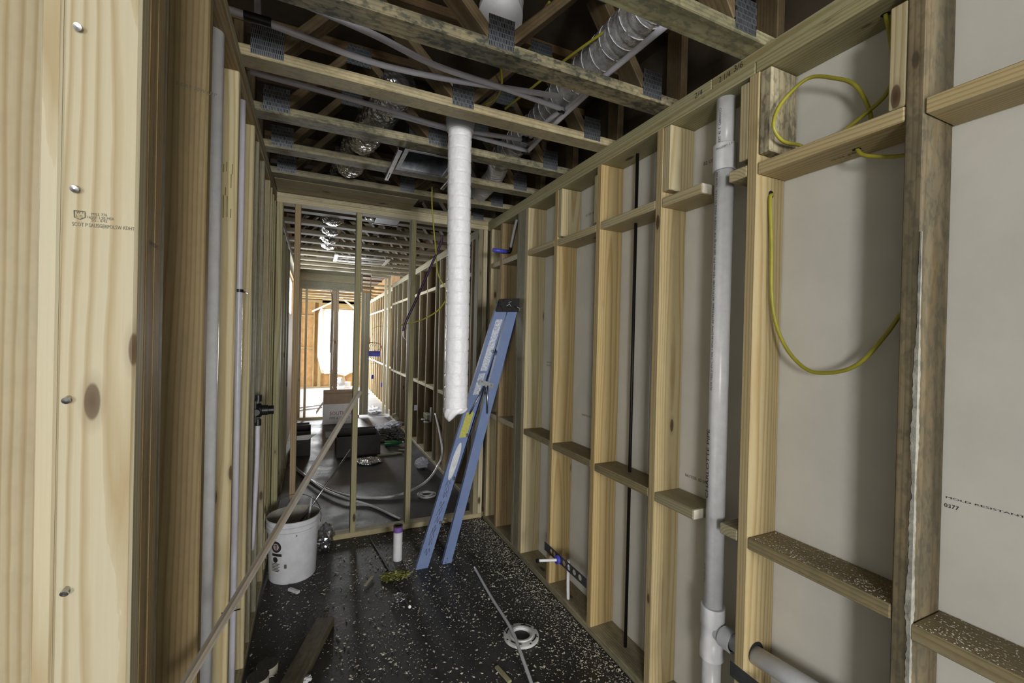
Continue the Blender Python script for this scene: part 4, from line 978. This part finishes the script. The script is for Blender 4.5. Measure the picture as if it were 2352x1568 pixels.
def carton(name, x0, x1, y0, y1, h, mat, label, rot=0):
    e = empty(name, ((x0+x1)/2, (y0+y1)/2, 0), label, 'box')
    for a in ((x0, x1, y0, y0+.006), (x0, x1, y1-.006, y1), (x0, x0+.006, y0+.006, y1-.006), (x1-.006, x1, y0+.006, y1-.006)): box('side', *a, 0, h, mat, e)
    box('bottom', x0+.006, x1-.006, y0+.006, y1-.006, 0, .005, mat, e)
    if x0 > 0: box('flap', x0-.12, x0-.001, y0+.03, y1-.03, h-.006, h-.001, mat, e)
    box('flap', x0+.02, x1-.02, y1-.004, y1, h+.001, h+.03, mat, e)
    return e
p = at(772, 1052, Z=0); carton('cardboard_box', p.x, p.x+.52, p.y, p.y+.42, .25, MAT['cardd'], 'dark open carton on the middle room floor')
p = at(662, 1045, Z=0); carton('cardboard_box', -.23, -.01, p.y-.1, p.y+.35, .30, MAT['cardd'], 'dark carton against the left wall of the middle room')
p = at(655, 1018, Z=.31); o = meshpy('paper_sheet', [(-.20, p.y+.12, .312), (-.03, p.y+.10, .315), (.05, p.y+.3, .33), (-.18, p.y+.3, .318), (-.20, p.y+.12, .309), (-.03, p.y+.10, .312), (.05, p.y+.3, .327), (-.18, p.y+.3, .315)],
    [(0, 1, 2, 3), (7, 6, 5, 4), (0, 4, 5, 1), (1, 5, 6, 2), (2, 6, 7, 3), (3, 7, 4, 0)], MAT['cardw']); tag(o, 'white sheet lying on the dark carton by the left wall', 'paper')
p = at(855, 1062, Z=0); crumple('foil_wrapper', (p.x-.05, p.y, 0), .16, .12, .03, MAT['foil'], 'crumpled shiny wrapper on the middle room floor', 'wrapper', 15)
p = at(968, 1074, Z=0); crumple('white_rag', (p.x, p.y, 0), .075, .07, .06, MAT['cloth'], 'white crumpled rag near the right wall of the middle room', 'rag', 17)
e = empty('plastic_bottle', (1.0, 6.38, 0), 'green plastic drink bottle lying in the debris', 'bottle')
p = at(883, 1018, Z=.04)
lathe('body', [(.001, 0), (.033, 0), (.036, .02), (.034, .08), (.036, .12), (.035, .16), (.014, .215), (.014, .24), (.001, .24)], MAT['green'], e, (p.x, p.y, .037), 18, Matrix.Rotation(R(90), 3, 'Y')); lathe('cap', [(.001, .24), (.016, .24), (.016, .255), (.001, .255)], MAT['pexw'], e, (p.x, p.y, .037), 14, Matrix.Rotation(R(90), 3, 'Y'))
rg = random.Random(31)
vs, fs = [], []
for i in range(700):
    c = Vector((rg.uniform(.60, 1.25), rg.uniform(6.28, 7.3), 0)); c.z = .01+.10*rg.random()*max(0, 1-abs(c.x-1.0)/.4)*max(0, 1-abs(c.y-6.75)/.7)
    d1 = Vector((rg.gauss(0, 1), rg.gauss(0, 1), rg.gauss(0, .25)))*.05; d2 = d1.cross(Vector((0, 0, 1))).normalized()*rg.uniform(.004, .015); d3 = Vector((0, 0, .006))
    b = len(vs); vs += [c+d1+d2, c+d1-d2, c-d1-d2, c-d1+d2, c+d3]; fs += [(b, b+1, b+4), (b+1, b+2, b+4), (b+2, b+3, b+4), (b+3, b, b+4), (b+3, b+2, b+1, b)]
o = meshpy('debris_pile', vs, fs, MAT['junk']); tag(o, 'pile of dark shavings and scraps by the right wall of the middle room', 'debris', kind='stuff')
for i, (x, y, sx, lab) in enumerate(((872, 990, .15, 'white plastic bag beside the debris pile, nearer the box'), (905, 978, .16, 'bright white plastic bag on top of the debris pile'))):
    p = at(x, y, Z=.03); crumple('plastic_bag', (p.x, p.y, .02), sx, .12, .05, MAT['cloth'], lab, 'bag', 40+i)
for i, (a, b, lab) in enumerate((((866, 1046), (923, 1040), 'longer pale wood offcut on the middle room floor'), ((915, 1033), (934, 1034), 'short pale wood offcut near the right wall'))):
    q = beam('wood_offcut', at(*a, Z=.012), at(*b, Z=.012), .03, .02, OLD, .3, None, (0, 1, 0)); tag(q, lab, 'offcut')
q = beam('trim_strip', at(905, 950, Z=.25), at(918, 972, Z=.04), .06, .02, WHITE, 0, None, (1, 0, 0)); tag(q, 'pale strip leaning on the debris pile by the right wall', 'strip')
o = tube('water_tubing', [at(1000, 950, X=1.30), at(1008, 985, X=1.27), at(1015, 1030, X=1.25), at(1010, 1060, Z=.15), at(985, 1100, Z=.08), at(940, 1128, Z=.03), at(880, 1142, Z=.015), at(800, 1138, Z=.013), at(740, 1117, Z=.013), at(690, 1085, Z=.013), at(665, 1068, Z=.013)], .011, MAT['pexw'], None, 10); tag(o, 'large loop of white tubing lying on the middle room floor', 'tube')
o = tube('water_tubing', [at(920, 1192, Z=.011), at(850, 1160, Z=.011), at(790, 1142, Z=.030), at(735, 1118, Z=.03), at(690, 1082, Z=.03), at(672, 1066, Z=.012)], .010, MAT['pexw'], None, 10); tag(o, 'second white tubing length ending at the partition bottom plate', 'tube')
e = empty('valve_manifold', (1.30, 4.6, .9), 'white tubing stubs on a block in the middle room wall', 'plumbing')
for z, x in ((963, 992), (969, 998)):
    a = at(x-25, z, X=1.25); tube('stub', [a, a+Vector((.06, -.02, 0))], .010, MAT['pexw'], e, 8, 1, True)
a = at(985, 955, X=1.30); board('block', 1.255, 1.312, a.y-.10, a.y+.10, a.z-.03, a.z+.03, GREY, .2, e); tube('stub', [a+Vector((0, -.1, .12)), a+Vector((-.01, -.12, -.05))], .012, MAT['pvc_grey'], e, 8, 1, True)
# electrical boxes
def ebox(name, c, sx, sy, sz, mat, label):
    e = empty(name, c, label, 'electrical box'); x, y, z = c
    box('back', x-sx/2, x+sx/2, y+sy/2-.003, y+sy/2, z-sz/2, z+sz/2, mat, e)
    for a in ((x-sx/2, x-sx/2+.004, z-sz/2, z+sz/2), (x+sx/2-.004, x+sx/2, z-sz/2, z+sz/2), (x-sx/2, x+sx/2, z-sz/2, z-sz/2+.004), (x-sx/2, x+sx/2, z+sz/2-.004, z+sz/2)):
        box('side', a[0], a[1], y-sy/2, y+sy/2-.003, a[2], a[3], mat, e)
    return e
p = at(862, 812, Y=YF-.05); e = ebox('gang_box', (p.x-.02, p.y, p.z), .20, .08, .10, MAT['bluep'], 'wide blue multi-gang electrical box on the doorway post')
rg = random.Random(8)
for i in range(5):
    c = Vector((p.x-.10+.045*i, p.y-.02, p.z+.05)); tube('wire', [c, c+Vector((rg.uniform(-.02, .05), -.03, .08)), c+Vector((.05-.02*i, -.02, .14+.02*rg.random())), (p.x-.14, p.y, p.z+.20)], .004, MAT['wirec'], e, 5)
tube('wire', [(p.x-.10, p.y-.01, p.z-.06), (p.x-.02, p.y-.04, p.z-.14), (p.x+.03, p.y-.04, p.z-.17), (p.x-.08, p.y-.02, p.z-.18)], .004, MAT['wirec'], e, 5)
p = at(906, 811, Y=8.2); ebox('outlet_box', (p.x, p.y, p.z), .06, .07, .11, MAT['black'], 'small black electrical box on the stud right of the doorway')
for x, y in ((855, 865), (878, 883)):
    p = at(x, y, X=1.3605); ebox('outlet_box', (p.x, p.y, p.z), .06, .10, .10, MAT['bluep'], 'small blue electrical box on the far room wall, '+('farther one' if x == 855 else 'nearer one'))
p = at(955, 936, Y=4.9); o = box('wall_tag', p.x-.02, p.x+.02, 4.89, 4.895, p.z-.03, p.z+.03, MAT['labelw']); tag(o, 'small white printed tag on a stud of the middle room wall', 'tag')
cable([at(851, 690, Y=8.38), at(852, 640, Y=8.38), at(848, 730, Y=8.38), at(849, 790, Y=8.38)], 'dark cable running down the doorway post', .007, MAT['wirec'])
cable([at(760, 668, Y=8.40), at(762, 690, Y=8.40), at(760, 760, Y=8.40), at(758, 810, Y=8.40)], 'dark cable running down the middle stud in front of the window', .007, MAT['wirec'])
cable([at(852, 756, Y=9.2), at(870, 749, Y=9.2), at(893, 750, Y=9.2)], 'thin yellow cable spanning the doorway studs', .005)
# fan fixture box on the far floor
p = at(770, 900, Z=0)
e = empty('fixture_carton', (.62, 12.6, 0), 'open white carton with a round fixture on the far room floor', 'box')
q = at(790, 897, Z=0); box('tray', q.x-.33, q.x+.33, q.y-.2, q.y+.2, 0, .10, MAT['wrapw'], e, .01)
lathe('round_fixture', [(.001, 0), (.12, 0), (.13, .03), (.08, .12), (.07, .16), (.001, .16)], MAT['pvc_grey'], e, (q.x-.12, q.y-.1, .24), 20, Matrix.Rotation(R(60), 3, 'X') @ Matrix.Rotation(R(30), 3, 'Y'))
lathe('round_fixture', [(.001, 0), (.10, 0), (.10, .12), (.001, .12)], MAT['duct'], e, (q.x+.06, q.y-.05, .12), 20)
crumple('paper_scraps', (q.x+.2, q.y-.8, 0), .35, .25, .03, MAT['wrapw'], 'crumpled white paper on the far room floor', 'paper', 51)
p = at(868, 945, Z=0); crumple('dust_sheet', (1.10, 8.9, 0), .14, .4, .05, MAT['cloth'], 'crumpled pale dust sheet in the doorway to the far room', 'sheet', 52)
for i, y in enumerate((935, 941)):
    q = tube('tubing_offcut', [at(682, y+2, Z=.012), at(740, y-6, Z=.012)], .010, MAT['pvc_grey'], None, 8, 1, True); tag(q, ('farther' if i == 0 else 'nearer')+' of two grey tubes lying on the far room floor', 'tube')

# ------------------------------------------------------------------ wood chips and sawdust
rg = random.Random(99)
def chips(name, specs, mat, label, parent=None):
    vs, fs = [], []
    for n, place, smin, smax in specs:
        for i in range(n):
            x, y, z = place(rg); s = rg.uniform(smin, smax); a = rg.random()*6.28; w_ = s*rg.uniform(.3, .8); tl = rg.uniform(-.5, .5)
            u = Vector((math.cos(a), math.sin(a), tl*.6)); v_ = Vector((-math.sin(a), math.cos(a), rg.uniform(-.3, .3))); c = Vector((x, y, z+s*.22))
            b = len(vs); vs += [c+u*s*.5, c+v_*w_*.5, c-u*s*.5, c-v_*w_*.5, c+Vector((0, 0, s*.16))]
            fs += [(b, b+1, b+4), (b+1, b+2, b+4), (b+2, b+3, b+4), (b+3, b, b+4), (b+3, b+2, b+1, b)]
    o = meshpy(name, vs, fs, mat, parent)
    if parent is None: tag(o, label, 'wood chips')
    o['kind'] = 'stuff'
    return o
def pl_floor(g):
    while True:
        x, y = g.uniform(XL+.01, XR-.01), g.uniform(1.25, YP-.01)
        d = .22+.55*((x-XL)/(XR-XL))**1.5+.35*(abs(math.sin(5*x+3*y))*abs(math.sin(4.1*y-2*x)))
        if g.random() < d: return x, y, 0
chips('wood_chips', [(6500, pl_floor, .003, .010), (1500, pl_floor, .010, .021), (1900, lambda g: (XR-.005-abs(g.gauss(0, .10)), g.uniform(1.5, 3.38), .0), .004, .013)],
      MAT['chip'], 'pale wood chips and shavings scattered over the near floor')
chips('floor_grit', [(1600, lambda g: (g.uniform(XL+.02, XR-.02), g.uniform(3.5, 8.2), 0), .004, .012)], MAT['junk'], 'dark grit scattered over the middle room floor')
for (a, b), lo in zip(ys[1:], lb[1:]):
    chips('sawdust', [(700 if a < 1 else 120, lambda g: (XR+.005+(XD-XR-.01)*g.random()**1.3, g.uniform(a+.01, b-.01), lo), .002, .007)], MAT['chip'] if a < .6 else MAT['sawdust'], '', wr)
chips('sawdust', [(500, lambda g: (XR+.01+.12*g.random(), g.uniform(1.87, 2.25), .038), .003, .009)], MAT['sawdust'], '', wr)
